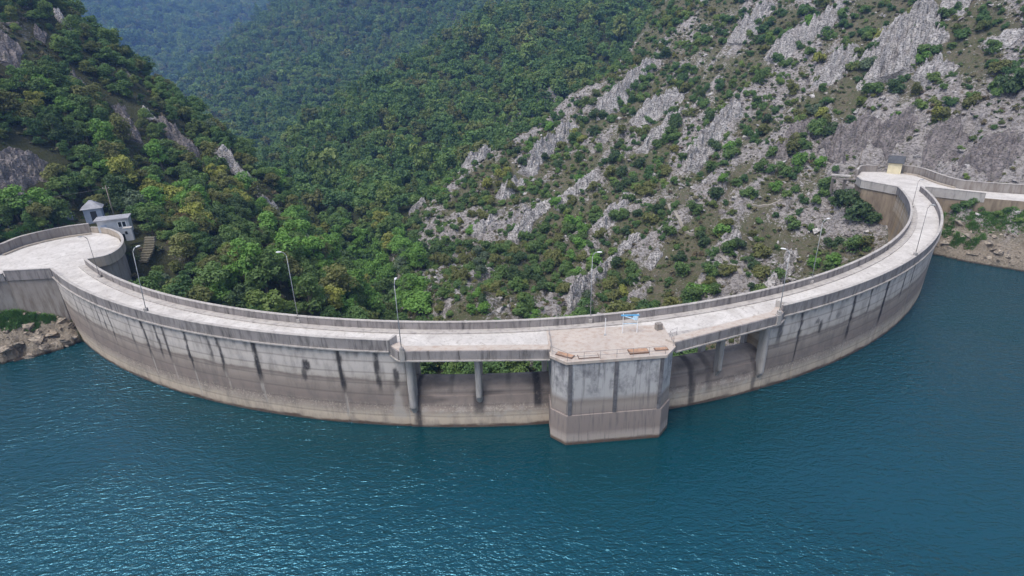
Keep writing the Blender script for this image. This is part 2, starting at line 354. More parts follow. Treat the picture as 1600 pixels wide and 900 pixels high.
# ================================================================== TERRAIN
CX, CY = -3.4, 156.0
def arc(phi, r): a = R_(phi); return (CX + r * math.sin(a), CY - r * math.cos(a))
NA, NR = 700, 900
AZ = np.radians(np.linspace(-64, 64, NA)); D0, D1 = 52.0, 2600.0
DD = D0 * (D1 / D0) ** (np.linspace(0, 1, NR))
GX = np.sin(AZ)[:, None] * DD[None, :]; GY = np.cos(AZ)[:, None] * DD[None, :]; GD = np.broadcast_to(DD, GX.shape)
def tps(pts, x, y, reg=0.02):
    P = np.array(pts, float); X = P[:, :2] / 100; n = len(P)
    def U(r2): return 0.5 * r2 * np.log(r2 + 1e-12)
    K = U(((X[:, None] - X[None]) ** 2).sum(-1)) + reg * np.eye(n); Q = np.c_[np.ones(n), X]
    A = np.zeros((n + 3, n + 3)); A[:n, :n] = K; A[:n, n:] = Q; A[n:, :n] = Q.T
    c = np.linalg.solve(A, np.r_[P[:, 2], 0, 0, 0])
    xs = x / 100; ys = y / 100; z = c[n] + c[n + 1] * xs + c[n + 2] * ys
    for i in range(n): z = z + c[i] * U((xs - X[i, 0]) ** 2 + (ys - X[i, 1]) ** 2)
    return z
def outside(poly, x, y):
    P = np.array(poly, float); ins = np.zeros(x.shape, bool); d2 = np.full(x.shape, 1e12); n = len(P)
    for i in range(n):
        a = P[i]; b = P[(i + 1) % n]; e = b - a
        t = np.clip(((x - a[0]) * e[0] + (y - a[1]) * e[1]) / (e @ e), 0, 1)
        d2 = np.minimum(d2, (x - a[0] - t * e[0]) ** 2 + (y - a[1] - t * e[1]) ** 2)
        if a[1] != b[1]: ins ^= ((a[1] > y) != (b[1] > y)) & (x < e[0] * (y - a[1]) / e[1] + a[0])
    return np.where(ins, 0.0, np.sqrt(d2)), np.where(ins, np.sqrt(d2), 0.0)
A3 = lambda L: [tuple(atd(*q)) for q in L]
A2 = lambda L: [tuple(atd(*q)[:2]) for q in L]
# right hill: rocky slope above the right abutment
RIDGE_R = [(1030, 0, 310), (890, 140, 255), (800, 212, 230), (690, 287, 212), (640, 335, 203), (612, 372, 186), (640, 425, 155)]
ctrlR = A3([(1400, 200, 178), (1400, 100, 205), (1450, 0, 232), (1590, 200, 172), (1590, 100, 192), (1590, 0, 218), (1500, 200, 178), (1500, 100, 200), (1300, 200, 186), (1300, 100, 216), (1300, 0, 255),
            (1200, 300, 160), (1200, 200, 192), (1200, 100, 228), (1200, 0, 272), (1100, 400, 138), (1100, 300, 163), (1100, 200, 198), (1100, 100, 240), (1100, 0, 292), (1000, 440, 135), (1000, 300, 174), (1000, 200, 214), (1000, 100, 262),
            (900, 450, 130), (900, 300, 180), (900, 200, 226), (800, 440, 128), (800, 300, 190), (700, 400, 162), (720, 470, 112)] + RIDGE_R)
ctrlR += [(98, 147, 14), (104, 141, 15), (105, 128, 14), (112, 122, 14), (120, 116, 14), (87.7, 111.2, 0), (91.2, 107.8, 0), (98.7, 101.2, 0), (110, 90, 0), (99, 113.5, 9.0), (107, 108, 9.4), (118, 104, 11), (93.5, 118.5, 8.2), (140, 70, 4), (150, 100, 30), (200, 60, 30),
          (72, 120, -6), (64, 108, -11), (79, 131, 2), (84, 140, 7), (50, 95, -18), (30, 85, -24), (70, 140, -4), (10, 85, -24)]
domR = A2(RIDGE_R[::-1]) [::-1]
domR = A2(RIDGE_R) + [(-8, 100), (-5, 64), (30, 70), (60, 92), (76, 112), (84, 121), (88.5, 112), (91.2, 107.8), (98.7, 101.2), (112, 88), (150, 55), (260, 20), (500, 60), (600, 500), (260, 620), (150, 440)]
# left hill
RIDGE_L = [(500, 385, 160), (470, 312, 185), (400, 256, 205), (330, 200, 224), (280, 150, 232), (200, 108, 238), (95, 0, 246)]
ctrlL = A3([(0, 330, 143), (0, 300, 149), (0, 200, 168), (0, 100, 193), (0, 0, 222), (100, 300, 149), (100, 200, 175), (100, 100, 207), (200, 300, 156), (200, 200, 192), (300, 400, 124), (300, 300, 163), (300, 230, 196), (400, 440, 112), (400, 350, 156), (400, 300, 180), (250, 400, 122), (220, 350, 138), (480, 450, 118)] + RIDGE_L)
ctrlL += [(-77.1, 75, 0), (-73.6, 76.7, 0), (-70.8, 79.6, 0), (-69, 82.7, 1), (-100, 60, 0), (-82, 80.5, 5.6), (-76, 82.6, 4.8), (-72.5, 82.2, 3.2), (-90, 78, 8), (-90, 108, 12), (-95, 95, 12.5), (-82, 113, 11.5), (-75, 110, 9), (-70, 104, 5), (-62, 95, 1), (-50, 85, -6), (-30, 78, -18), (-110, 80, 16), (-66, 92, 2)]
domL = [(-69, 82.7), (-62, 84), (-45, 76), (-20, 66), (-14, 72), (-22, 100)] + A2(RIDGE_L) + [(-300, 420), (-600, 300), (-500, -40), (-160, 30), (-100, 60), (-77.1, 75), (-73.6, 76.7), (-70.8, 79.6)]
# wooded spurs further down the valley
RIDGE_M = [(440, 240, 350), (560, 150, 405), (690, 72, 460), (830, 0, 520)]
ctrlM = A3([(600, 300, 250), (600, 200, 335), (700, 250, 280), (700, 150, 370), (800, 150, 335), (800, 50, 430), (900, 100, 365), (900, 20, 425), (1000, 10, 430), (520, 230, 330), (560, 300, 240), (1000, 80, 370)] + RIDGE_M)
domM = A2(RIDGE_M) + [(120, 700), (400, 600), (200, 300), (20, 200), (-40, 190), (-75, 215), (-115, 290)]
RIDGE_1 = [(290, 142, 900), (320, 110, 920), (380, 50, 960), (440, 0, 1000)]
ctrl1 = A3([(400, 200, 560), (450, 225, 470), (500, 150, 620), (600, 80, 720), (700, 20, 820), (500, 50, 820), (400, 120, 740), (330, 170, 700), (760, 0, 820)] + RIDGE_1)
dom1 = A2(RIDGE_1) + [(-200, 1300), (400, 1500), (500, 800), (100, 560), (-120, 370), (-200, 440), (-310, 600)]
ctrl2 = A3([(280, 140, 1150), (200, 100, 1250), (260, 60, 1400), (340, 90, 1300), (120, 40, 1400), (150, 0, 1650), (300, 0, 1700), (420, 0, 1700), (60, 60, 1300)]) + [(-900, 2200, 420), (-1500, 1700, 420), (-200, 2300, 400), (600, 2300, 380)]
dom2 = [(-460, 900), (-260, 1050), (200, 1250), (900, 1250), (2000, 2500), (-3000, 3000), (-2500, 700), (-1100, 800)]
def behind(ridge, dd, dz):
    return [(p[0] * (q[2] + dd) / q[2], p[1] * (q[2] + dd) / q[2], p[2] - dz) for q in ridge for p in [atd(*q)]]
ctrlL += behind(RIDGE_L, 22, 13) + behind(RIDGE_L, 60, 45); ctrlR += behind(RIDGE_R[:6], 25, 12) + behind(RIDGE_R[:6], 70, 45)
ctrlL += A3([(-60, -30, 250), (-150, -60, 260)])
sheets = []
INS = []
for ctrl, dom, fall in ((ctrlR, domR, 1.0), (ctrlL, domL, 1.0), (ctrlM, domM, 0.9), (ctrl1, dom1, 0.9), (ctrl2, dom2, 0.7)):
    o, i = outside(dom, GX, GY); INS.append(i)
    sheets.append(np.clip(tps(ctrl, GX, GY), -60, 520) - fall * o)
floor_ = -26 + 0.02 * np.clip(GD - 300, 0, 900) * 0
sheets.append(np.full(GX.shape, -26.0))
SH = np.stack(sheets); SID = SH.argmax(0); GZ = SH.max(0)
lake = GY < 0
# upstream of the dam the bed lies deep under water
rr = np.hypot(GX - CX, GY - CY); ph = np.degrees(np.arctan2(GX - CX, -(GY - CY)))
OUTS = [outside(d, GX, GY)[0] for d in (domR, domL)]
dam_up = (rr > 97.5) & (ph > -46) & (ph < 70) & (OUTS[0] > 0) & (OUTS[1] > 0)
# relief
near = sstep(520, 260, GD)
Lw = SID == 1; Rw = SID == 0
wR = np.where(Rw, sstep(0, 14, INS[0]), 0.0)
sR = -0.8 * GX + 0.6 * GY; tR = 0.6 * GX + 0.8 * GY
rib = 1 - np.abs(perlin(sR / 17 + 0.35 * perlin(tR / 30, sR / 30, 5), tR / 60, 3)) * 1.7
rib2 = 1 - np.abs(perlin(sR / 7.5 + 0.4 * perlin(tR / 14, sR / 14, 8), tR / 26, 6)) * 1.7
f1, c1, e1 = facet(sR / 4.2, tR / 7.5, 20); f2, c2, e2 = facet(sR / 1.5, tR / 2.6, 30)
rough = fbm(GX / 26, GY / 26, 5, 40)
rockm = sstep(0.35, 1.0, 0.55 * rib + 0.35 * rib2 + 0.9 * rough + 0.18)
dab = np.hypot(GX - 103, GY - 140)
rockm = np.clip(rockm + 0.8 * sstep(34, 12, dab), 0, 1)
hR = 1.6 * np.clip(rib, 0, 1) ** 2 + 0.9 * np.clip(rib2, 0, 1) ** 2 + rockm * (1.25 * f1 + 0.6 * f2) + 1.8 * rough - 1.2
GZ = GZ + np.where(Rw, hR * np.clip(wR + 0.12, 0, 1), 0)
sL = 0.75 * GX + 0.66 * GY; tL = -0.66 * GX + 0.75 * GY
ribL = 1 - np.abs(perlin(sL / 24, tL / 60, 50)) * 1.7
rockL = sstep(0.72, 1.1, 0.55 * ribL + 0.8 * fbm(GX / 22, GY / 22, 4, 60) + 0.2)
wL = np.where(Lw, sstep(0, 16, INS[1]), 0.0)
GZ = GZ + np.where(Lw, wL * (2.2 * np.clip(ribL, 0, 1) ** 2 + 1.8 * fbm(GX / 18, GY / 18, 5, 70) + rockL * (0.8 * f1 + 0.35 * f2) - 0.8), 0)
far_amp = np.where(SID >= 2, 1.0, 0.0) * np.clip((GD - 180) / 600, 0.0, 1.0)
GZ = GZ + far_amp * (26 * fbm(GX / 190, GY / 190, 5, 80) + 10 * (0.5 - np.abs(perlin(GX / 110, GY / 110, 90))))
GZ = np.where(dam_up, np.minimum(GZ, -9.0 - 0.2 * np.clip(rr - 99, 0, 60)), GZ)
# flat pads
LT = [(-69.2, 88.1), (-67.3, 89.9), (-67.7, 93.7), (-69.9, 98.1), (-73.4, 102.5), (-77.7, 105.7), (-81.4, 106.9), (-85.4, 104.4), (-88.5, 99.4), (-88.9, 93.9), (-94, 88), (-104, 81), (-120, 72), (-118, 66), (-100, 73), (-88, 79.5), (-79.0, 83.4), (-72.1, 84.1)]
RT = [(91.2, 122.6), (85.6, 123.2), (81.9, 130.3), (83.0, 134.2), (86.0, 139.6), (89.8, 144.4), (95.2, 143.6), (98.3, 141.6), (100.2, 137.9), (99.4, 129.5), (99.8, 124.0), (104, 120.6), (110, 117.4), (119, 110.6), (140, 92), (135, 88), (115, 105.4), (104.3, 112.4), (99.0, 115.6)]
for T in (LT, RT):
    o, i = outside(T, GX, GY)
    GZ = np.where(o < 0.8, np.minimum(GZ, 10.2), np.where(o < 6, np.minimum(GZ, 10.2 + (o - 0.8) * 2.2), GZ))
o, _ = outside([(-88, 108), (-78, 107.5), (-69, 100), (-66, 106), (-76, 118), (-90, 118)], GX, GY)
GZ = np.where(o < 3, GZ + (np.clip(GZ, 8.5, 11.4) - GZ) * (1 - o / 3), GZ)
shz = ((SID < 2) & (GZ < 7.5) & (GZ > -4) & ((rr > 99.7) | (GY < 60)))
fs1, _, _ = facet(GX / 1.9, GY / 1.9, 220); fs2, _, _ = facet(GX / 0.8, GY / 0.8, 230)
GZ = np.where(shz, GZ + sstep(7.5, 5.0, GZ) * (0.75 * fs1 + 0.38 * fs2), GZ)
def zat(x, y):
    x = np.asarray(x, float); y = np.asarray(y, float)
    ia = (np.arctan2(x, y) - AZ[0]) / (AZ[-1] - AZ[0]) * (NA - 1); ir = np.log(np.maximum(np.hypot(x, y), D0) / D0) / math.log(D1 / D0) * (NR - 1)
    ia = np.clip(ia, 0, NA - 1.001); ir = np.clip(ir, 0, NR - 1.001); a = ia.astype(int); r = ir.astype(int); fa = ia - a; fr = ir - r
    return (GZ[a, r] * (1 - fa) + GZ[a + 1, r] * fa) * (1 - fr) + (GZ[a, r + 1] * (1 - fa) + GZ[a + 1, r + 1] * fa) * fr
def sid_at(x, y):
    ia = np.rint((np.arctan2(x, y) - AZ[0]) / (AZ[-1] - AZ[0]) * (NA - 1)).astype(int).clip(0, NA - 1); ir = np.rint(np.log(np.maximum(np.hypot(x, y), D0) / D0) / math.log(D1 / D0) * (NR - 1)).astype(int).clip(0, NR - 1)
    return SID[ia, ir], rockm[ia, ir], rockL[ia, ir]
def hit(px, py, dmin=62.0):
    """Where the line of sight through a photo pixel meets the ground."""
    d = ray(px, py); k = math.hypot(d[0], d[1]); sl = d[2] / k
    a = math.atan2(d[0], d[1]); ds = np.geomspace(dmin, 2500, 1500)
    z = zat(np.sin(a) * ds, np.cos(a) * ds); rz = CZ + sl * ds
    i = np.argmax(z > rz)
    D = ds[i]; return np.array([math.sin(a) * D, math.cos(a) * D, z[i]])
idx = np.arange(NA * NR).reshape(NA, NR)
quads = np.stack([idx[:-1, :-1], idx[:-1, 1:], idx[1:, 1:], idx[1:, :-1]], -1).reshape(-1, 4)
zz = GZ.reshape(-1)[quads]; below = (zz.max(1) < -12) & dam_up.reshape(-1)[quads].all(1) & (GD.reshape(-1)[quads].min(1) > 1e9)
me = bpy.data.meshes.new('hillside')
me.vertices.add(NA * NR); me.vertices.foreach_set('co', np.stack([GX, GY, GZ], -1).astype(np.float32).ravel())
nq = len(quads); me.loops.add(nq * 4); me.loops.foreach_set('vertex_index', quads.astype(np.int32).ravel())
me.polygons.add(nq); me.polygons.foreach_set('loop_start', np.arange(0, nq * 4, 4, dtype=np.int32)); me.polygons.foreach_set('loop_total', np.full(nq, 4, np.int32))
me.update(calc_edges=True); me.validate()
shore = np.where((SID < 2) & (GZ > -3), sstep(6.5, 3.0, GZ + 2.0 * fbm(GX / 6, GY / 6, 3, 95)) * ((rr > 99.5) | (GY < 60)), 0.0)
forest = np.where(SID >= 2, 1.0, np.where(Lw, 0.8 * (1 - rockL), 0.0))
cov = np.stack([np.where(Rw, rockm, np.where(Lw, rockL, 0)), forest, shore, np.ones_like(GX)], -1)
ca = me.color_attributes.new('cover', 'FLOAT_COLOR', 'POINT'); ca.data.foreach_set('color', cov.astype(np.float32).ravel())
me.materials.append(M['terrain'])
tag(link('hillside', me), kind='structure')

# ------------------------------------------------------------------ lake
W = [arc(p, 97.6) for p in np.linspace(-44.5, 70.5, 60)]
W = W + [(95, 124), (330, 124), (330, -400), (-330, -400), (-330, 86), (-76, 86)]
wm = MB().add([(x, y, 0.0) for x, y in W], [tuple(range(len(W)))])
tag(wm.build('lake_water', 'water'), kind='structure')
# ================================================================== DAM
DAM0 = (CX, CY - 99.0, 0.0)
dam = empty('arch_dam', DAM0)
tag(dam, 'long curved concrete arch dam with a pale road along its crest above the lake', 'dam')
OFF = (0, 99.0, 0)                                    # arc centre seen from the dam's origin
def lp(phi, r): a = R_(phi); return (r * math.sin(a), -r * math.cos(a))
def sweep(prof, p0, p1, n, closed=True):
    """Sweep a closed (r,z) profile along the arc (coordinates about the arc centre)."""
    k = len(prof); v = []; f = []
    for i in range(n + 1):
        p = p0 + (p1 - p0) * i / n
        for r, z in prof: x, y = lp(p, r); v.append((x, y, z))
    for i in range(n):
        for j in range(k):
            q = (j + 1) % k; f.append((i * k + j, (i + 1) * k + j, (i + 1) * k + q, i * k + q))
    f += [tuple(range(k)), tuple(n * k + j for j in range(k))[::-1]]
    return v, f
def arc_part(name, prof, p0, p1, n, mat, parent=None):
    v, f = sweep(prof, p0, p1, n); return mesh_obj(name, v, f, mat, parent or dam, OFF)
DEG = 180 / math.pi / 99.0                            # degrees per metre of arc
# dark runs of biofilm: (phi, half width m, bottom z, strength); lime runs below them
DARK = [(-40.5, .12, 7.2, .6), (-38.6, .15, 6.5, .7), (-37.0, .2, 6.0, .8), (-34.83, .16, 6.6, .7), (-33.92, .14, 6.8, .8), (-32.98, .16, 6.2, .85), (-32.06, .22, 5.2, 1), (-28.99, .14, 5.8, .7), (-27.19, .26, 5.0, 1), (-25.65, .24, 5.4, .95), (-24.74, .2, 5.2, .9), (-22.49, .24, 4.6, 1), (-20.96, .12, 8.6, .6), (-20.21, .18, 6.8, .8), (-19.34, .3, 5.4, 1), (-16.25, .34, 5.0, 1), (-9.8, .34, 4.6, 1), (-7.22, .26, 5.0, .95),
        (21.9, .3, 6.4, .8), (24.0, .28, 3.0, 1), (27.2, .15, 7.0, .6), (30.11, .26, 3.4, 1), (32.49, .3, 6.4, .9), (35.2, .28, 3.4, 1), (38.78, .26, 5.6, .95), (40.92, .2, 6.5, .8), (44, .18, 6.8, .6), (47.5, .2, 5.6, .8), (52, .2, 6.5, .7), (57, .2, 6.0, .8)]
BLOB = [(-12.38, .55, 7.9, .9, 1), (-12.6, .35, 6.8, 1.0, .8), (-5.96, .45, 7.4, .9, .9), (-6.0, .3, 6.4, .9, .7), (26.3, .35, 7.2, 1.1, .9), (25.8, .5, 8.0, .4, .7), (28.3, .5, 8.2, .5, .5)]
LIME = [(-22.49, .14, .6, 4.6), (-27.19, .12, 2.2, 5.2), (-24.74, .12, 2.4, 5.2), (-16.25, .24, 1.4, 4.6), (-9.8, .24, 1.0, 4.2), (-6.0, .5, 1.2, 5.2), (-5.0, .4, 1.0, 5.6), (-19.3, .1, 3.0, 5.6), (30.11, .15, 1.0, 3.2)]
def stain(phi, z):
    d = np.zeros_like(phi); l = np.zeros_like(phi); m = phi / DEG
    wob = 0.18 * perlin(m / 0.9, z / 2.2, 7) + 0.07 * perlin(m / .3, z / 0.7, 9)
    for p, hw, zb, s in DARK:
        x = (m - p / DEG) + wob; wdt = hw * (0.9 + 0.9 * (abs(p * 7.3) % 1.0)) * (1.0 + 0.6 * perlin(z / 1.1 + p, m * 0, 12))
        d = np.maximum(d, s * sstep(1.0, 0.45, np.abs(x) / wdt) * sstep(zb - 0.9, zb + 1.2, z + 1.2 * wob))
    for p, hw, zc, hh, s in BLOB:
        q = ((m - p / DEG + wob) / hw) ** 2 + ((z - zc + 2 * wob) / hh) ** 2
        d = np.maximum(d, s * sstep(1.3, 0.5, q))
    for p, hw, z0, z1 in LIME:
        x = (m - p / DEG) + wob; wd = hw * (1 + 1.2 * sstep(z1, z0, z) * (hw > .3))
        l = np.maximum(l, sstep(1.0, 0.4, np.abs(x) / wd) * sstep(z0 - 0.4, z0 + 0.5, z) * sstep(z1 + 0.6, z1 - 0.4, z))
    # darker band with a ragged lower edge just under the coping
    d = np.maximum(d, 0.55 * sstep(9.7, 10.5, z + 0.9 * perlin(m / 0.8, z * 0, 15)))
    return d, l
def set_stain(me, phi_fn, extra=None):
    n = len(me.vertices); co = np.empty(n * 3, np.float32); me.vertices.foreach_get('co', co); co = co.reshape(-1, 3)
    d, l, b = phi_fn(co); c = np.stack([d, l, b, np.ones(n)], -1)
    a = me.color_attributes.new('stain', 'FLOAT_COLOR', 'POINT'); a.data.foreach_set('color', c.astype(np.float32).ravel())
def face_r(z): return 99.15 + 0.03 * z
def wall_block(p0, p1):
    g = 0.012 * DEG; p0 += g; p1 -= g; n = max(4, int((p1 - p0) / DEG / 0.22)); zs = np.linspace(-9, 10.55, 70)
    ps = np.linspace(p0, p1, n + 1); v = []; f = []; nz = len(zs)
    for i, p in enumerate(ps):
        e = 0.05 if i in (0, n) else 0.0                 # eased edge at the contraction joint
        for z in zs: v.append((*lp(p, face_r(z) - e), z))
    for i in range(n):
        for j in range(nz - 1): f.append((i * nz + j, (i + 1) * nz + j, (i + 1) * nz + j + 1, i * nz + j + 1))
    b = len(v); k = 6; zi = np.linspace(10.55, -24, k)
    for p in ps:
        for z in zi: v.append((*lp(p, 95.0 - 0.10 * max(0, 10.5 - z) * 0.6), z))
    for i in range(n):
        for j in range(k - 1): f.append((b + i * k + j, b + (i + 1) * k + j, b + (i + 1) * k + j + 1, b + i * k + j + 1))
        f.append((i * nz + nz - 1, (i + 1) * nz + nz - 1, b + (i + 1) * k, b + i * k))
        f.append((b + i * k + k - 1, b + (i + 1) * k + k - 1, (i + 1) * nz, i * nz))
    for i in (0, n):
        loop = [i * nz + j for j in range(nz)] + [b + i * k + j for j in range(k)]
        f.append(tuple(loop if i else loop[::-1]))
    o = mesh_obj('wall_block', v, f, 'dam_wall', dam, OFF)
    def fn(co):
        ph_ = np.degrees(np.arctan2(co[:, 0], -co[:, 1])); rad = np.hypot(co[:, 0], co[:, 1]); up = rad > 97.5
        d, l = stain(ph_, co[:, 2]); ins = ~up
        return np.where(up, d, 0.35 * (perlin(ph_ * 2, co[:, 2] / 8, 4) > 0.1)), np.where(up, l, 0), np.where(ins, 0.55 + 0.4 * perlin(ph_, co[:, 2] / 6, 3), 0)
    set_stain(o.data, fn)
J1 = [-46.0, -41.5, -36.6, -32.06, -27.19, -22.49, -16.25, -9.8, -5.3]; J2 = [21.0, 24.0, 30.11, 35.2, 40.92, 47.5, 54, 60, 66, 71.5]
for J in (J1, J2):
    for a, b in zip(J[:-1], J[1:]): wall_block(a, b)
# road slab, footway, copings
arc_part('road_slab', [(95.0, 10.56), (99.25, 10.56), (99.25, 10.9), (95.0, 10.9)], -46, 71.2, 160, 'road')
arc_part('footway', [(94.98, 10.9), (95.95, 10.9), (95.95, 11.04), (94.98, 11.04)], -44.2, 69.6, 150, 'parapet_cap')
def panels(name, prof, cap, p0, p1, n, mat, capmat):
    step = (p1 - p0) / n; g = 0.02 * DEG
    v, f = sweep(prof, -step / 2 + g, step / 2 - g, 4); cv, cf = sweep(cap, -step / 2, step / 2, 4)
    m1 = bpy.data.meshes.new(name); m1.from_pydata(v, [], f); m1.materials.append(M[mat]); m1.update()
    m2 = bpy.data.meshes.new('coping'); m2.from_pydata(cv, [], cf); m2.materials.append(M[capmat]); m2.update()
    for i in range(n):
        a = R_(p0 + (i + 0.5) * step)
        o = link(name, m1, dam, OFF); o.rotation_euler = (0, 0, a)
        c = link('coping', m2, o)
UPP = [(99.28, 10.5), (99.58, 10.5), (99.62, 11.94), (99.28, 11.94)]; UPC = [(99.22, 11.94), (99.66, 11.94), (99.64, 12.03), (99.24, 12.03)]
panels('parapet_panel', UPP, UPC, -43.6, -6.1, 16, 'parapet', 'parapet_cap')
panels('parapet_panel', UPP, UPC, 21.7, 70.6, 21, 'parapet', 'parapet_cap')
DNP = [(94.66, 10.3), (94.96, 10.3), (94.96, 11.94), (94.66, 11.94)]; DNC = [(94.60, 11.94), (95.01, 11.94), (94.99, 12.03), (94.62, 12.03)]
panels('parapet_panel', DNP, DNC, -44.3, 69.8, 48, 'parapet', 'parapet_cap')
LEDGE = [(99.2, 10.36), (99.78, 10.44), (99.78, 10.58), (99.2, 10.60)]
arc_part('ledge', LEDGE, -43.6, -6.2, 60, 'pier'); arc_part('ledge', LEDGE, 21.8, 70.6, 80, 'pier')

# ---- spillway bays under the road bridge
def sill(p0, p1):
    prof = [(99.15, -9), (99.22, 0), (99.15, 2.2), (98.95, 3.3), (98.8, 4.1), (98.6, 4.2), (98.45, 4.8), (98.0, 5.1), (97.3, 5.4), (96.4, 5.5), (95.4, 5.1), (94.2, 3.9), (93.0, 1.8), (91, -3), (88, -14), (88, -24), (96, -24)]
    zz_ = []
    for i, a in enumerate(prof[:-1]):                      # refine for the stain attribute
        b = prof[i + 1]; k = max(1, int(math.hypot(b[0] - a[0], b[1] - a[1]) / 0.3)) if i < 9 else 1
        zz_ += [(a[0] + (b[0] - a[0]) * t / k, a[1] + (b[1] - a[1]) * t / k) for t in range(k)]
    zz_.append(prof[-1])
    o = arc_part('spillway_sill', zz_, p0, p1, int((p1 - p0) / DEG / 0.3), 'sill_wall')
    def fn(co):
        ph_ = np.degrees(np.arctan2(co[:, 0], -co[:, 1])); m = ph_ / DEG; z = co[:, 2]; d = np.zeros(len(co)); l = np.zeros(len(co))
        wob = 0.2 * perlin(m / 1.1, z / 2.0, 3)
        for q, hw, z0, z1, s in [(-.5, .8, 2.0, 4.4, .8), (-4.7, .5, 0, 5.5, .9), (3.6, .7, 2.5, 6.5, 1), (14.9, .55, 0.1, 6.4, .85), (16.3, .6, 1.6, 6, .5), (20.3, .5, .1, 4.5, .7), (-2.4, .3, 4.5, 7, .5), (1.6, .4, 5, 7, .5)]:
            d = np.maximum(d, s * sstep(1.0, 0.4, np.abs(m - q / DEG + wob) / hw) * sstep(z0 - .6, z0 + .5, z + wob) * sstep(z1 + 1, z1, z))
        d = np.maximum(d, 0.5 * sstep(0.1, 0.5, perlin(m / 5, z / 0.8, 6)) * sstep(2.2, 3.4, z))
        l = 0.6 * sstep(0.05, 0.35, perlin(m / 1.0, z / 0.7, 8)) * sstep(0.8, 1.6, z) * sstep(3.4, 2.4, z)
        return d, l, np.zeros(len(co))
    set_stain(o.data, fn)
sill(-5.3, 4.6); sill(12.3, 21.0)
def pier(phi, wd, r_in, nose, zbot):
    """Pier with a half-round nose, its foot raked back to the sill."""
    mb = MB(); ring = []
    pl = [(-wd / 2, r_in)] + [(-wd / 2 * math.cos(t), nose - wd / 2 + wd / 2 * math.sin(t)) for t in np.linspace(0, math.pi, 9)] + [(wd / 2, r_in)]
    lv = [(zbot, -1.3), (zbot + 1.6, -0.35), (zbot + 2.2, 0.0), (10.05, 0.0)]
    v = []; n = len(pl)
    for z, dr in lv:
        for i, (s, r) in enumerate(pl):
            rr_ = r + (dr if 0 < i < n - 1 else 0); v.append((s, -rr_, z))
    f = [(i * n + j, i * n + (j + 1) % n, (i + 1) * n + (j + 1) % n, (i + 1) * n + j) for i in range(len(lv) - 1) for j in range(n)]
    f += [tuple(range(n))[::-1], tuple((len(lv) - 1) * n + j for j in range(n))]
    o = mesh_obj('pier', v, f, 'pier', dam, OFF); o.rotation_euler = (0, 0, R_(phi)); return o
pier(-5.0, 0.9, 98.4, 99.8, 0.8); pier(-0.45, 0.75, 98.4, 99.6, 2.2); pier(16.9, 0.65, 98.6, 99.6, 2.4); pier(20.7, 0.8, 98.6, 99.75, 0.6)
for q in (-5.1, -0.45, 4.3, 12.7, 16.9, 20.9):
    o = MB().box((0, -95.5, 7.6), (0.6, 0.7, 5.9)).build('rear_column', 'pier', dam, OFF); o.rotation_euler = (0, 0, R_(q))

def loc2(p): return (p[0] - DAM0[0], p[1] - DAM0[1])
def bridge(fr, nb, phis):
    """Widened bridge: slab, kerb strip and hung fascia panels along the front line fr (corner, start, end)."""
    back = [arc(p, 99.0) for p in phis]
    poly = [loc2(p) for p in fr] + [loc2(p) for p in back[::-1]]
    MB().prism(poly, 10.06, 10.885).build('bridge_slab', 'parapet_cap', dam)
    line = [loc2(p) for p in fr]
    k = ribbon(MB(), line, 0.02, 1.15, 10.89, 11.2); k.build('bridge_kerb', 'tower_top', dam)
    ribbon(MB(), line, -0.30, 0.0, 9.92, 10.06).build('ledge', 'pier', dam)
    mb = ribbon(MB(), line[:2], -0.14, 0.0, 10.07, 11.16); mb.build('fascia_panel', 'parapet', dam)
    if len(fr) > 3: ribbon(MB(), line[2:], -0.14, 0.0, 10.07, 11.16).build('fascia_panel', 'parapet', dam)
    a = np.array(line[1]); b = np.array(line[2]); L = np.linalg.norm(b - a); t = (b - a) / L; stp = L / nb; ang = math.atan2(t[1], t[0])
    m = MB().box((0, 0, 0), (stp - 0.05, 0.14, 1.09)); base = None
    for i in range(nb):
        c = a + t * stp * (i + 0.5) - 0.07 * np.array([-t[1], t[0]])
        o = m.build('fascia_panel', 'parapet', dam) if base is None else link('fascia_panel', base, dam)
        base = o.data; o.location = (c[0], c[1], 10.615); o.rotation_euler = (0, 0, ang)
bridge([(-14.0, 57.2), (-12.8, 55.85), (4.05, 55.35)], 5, np.linspace(-6.1, 4.4, 12))
bridge([(18.1, 56.3), (18.12, 56.32), (32.7, 62.55), (34.1, 64.15)], 5, np.linspace(12.4, 21.9, 12))
# block pilaster carrying the lamp at the notch, and the returned parapet end
for x, y, rz in ((-12.45, 55.78, 0.0), (32.45, 62.4, 0.40)):
    MB().box((x - DAM0[0], y - DAM0[1], 10.62), (0.62, 0.5, 1.36), rz).build('pilaster', 'pier', dam)
ribbon(MB(), [loc2(p) for p in ((-14.35, 57.0), (-14.0, 57.25), (-13.5, 58.3))], -0.12, 0.2, 10.5, 12.0).build('parapet_end', 'parapet_cap', dam)
ribbon(MB(), [loc2(p) for p in ((33.3, 65.2), (34.2, 64.2), (34.6, 64.1))], -0.12, 0.2, 10.5, 12.0).build('parapet_end', 'parapet_cap', dam)

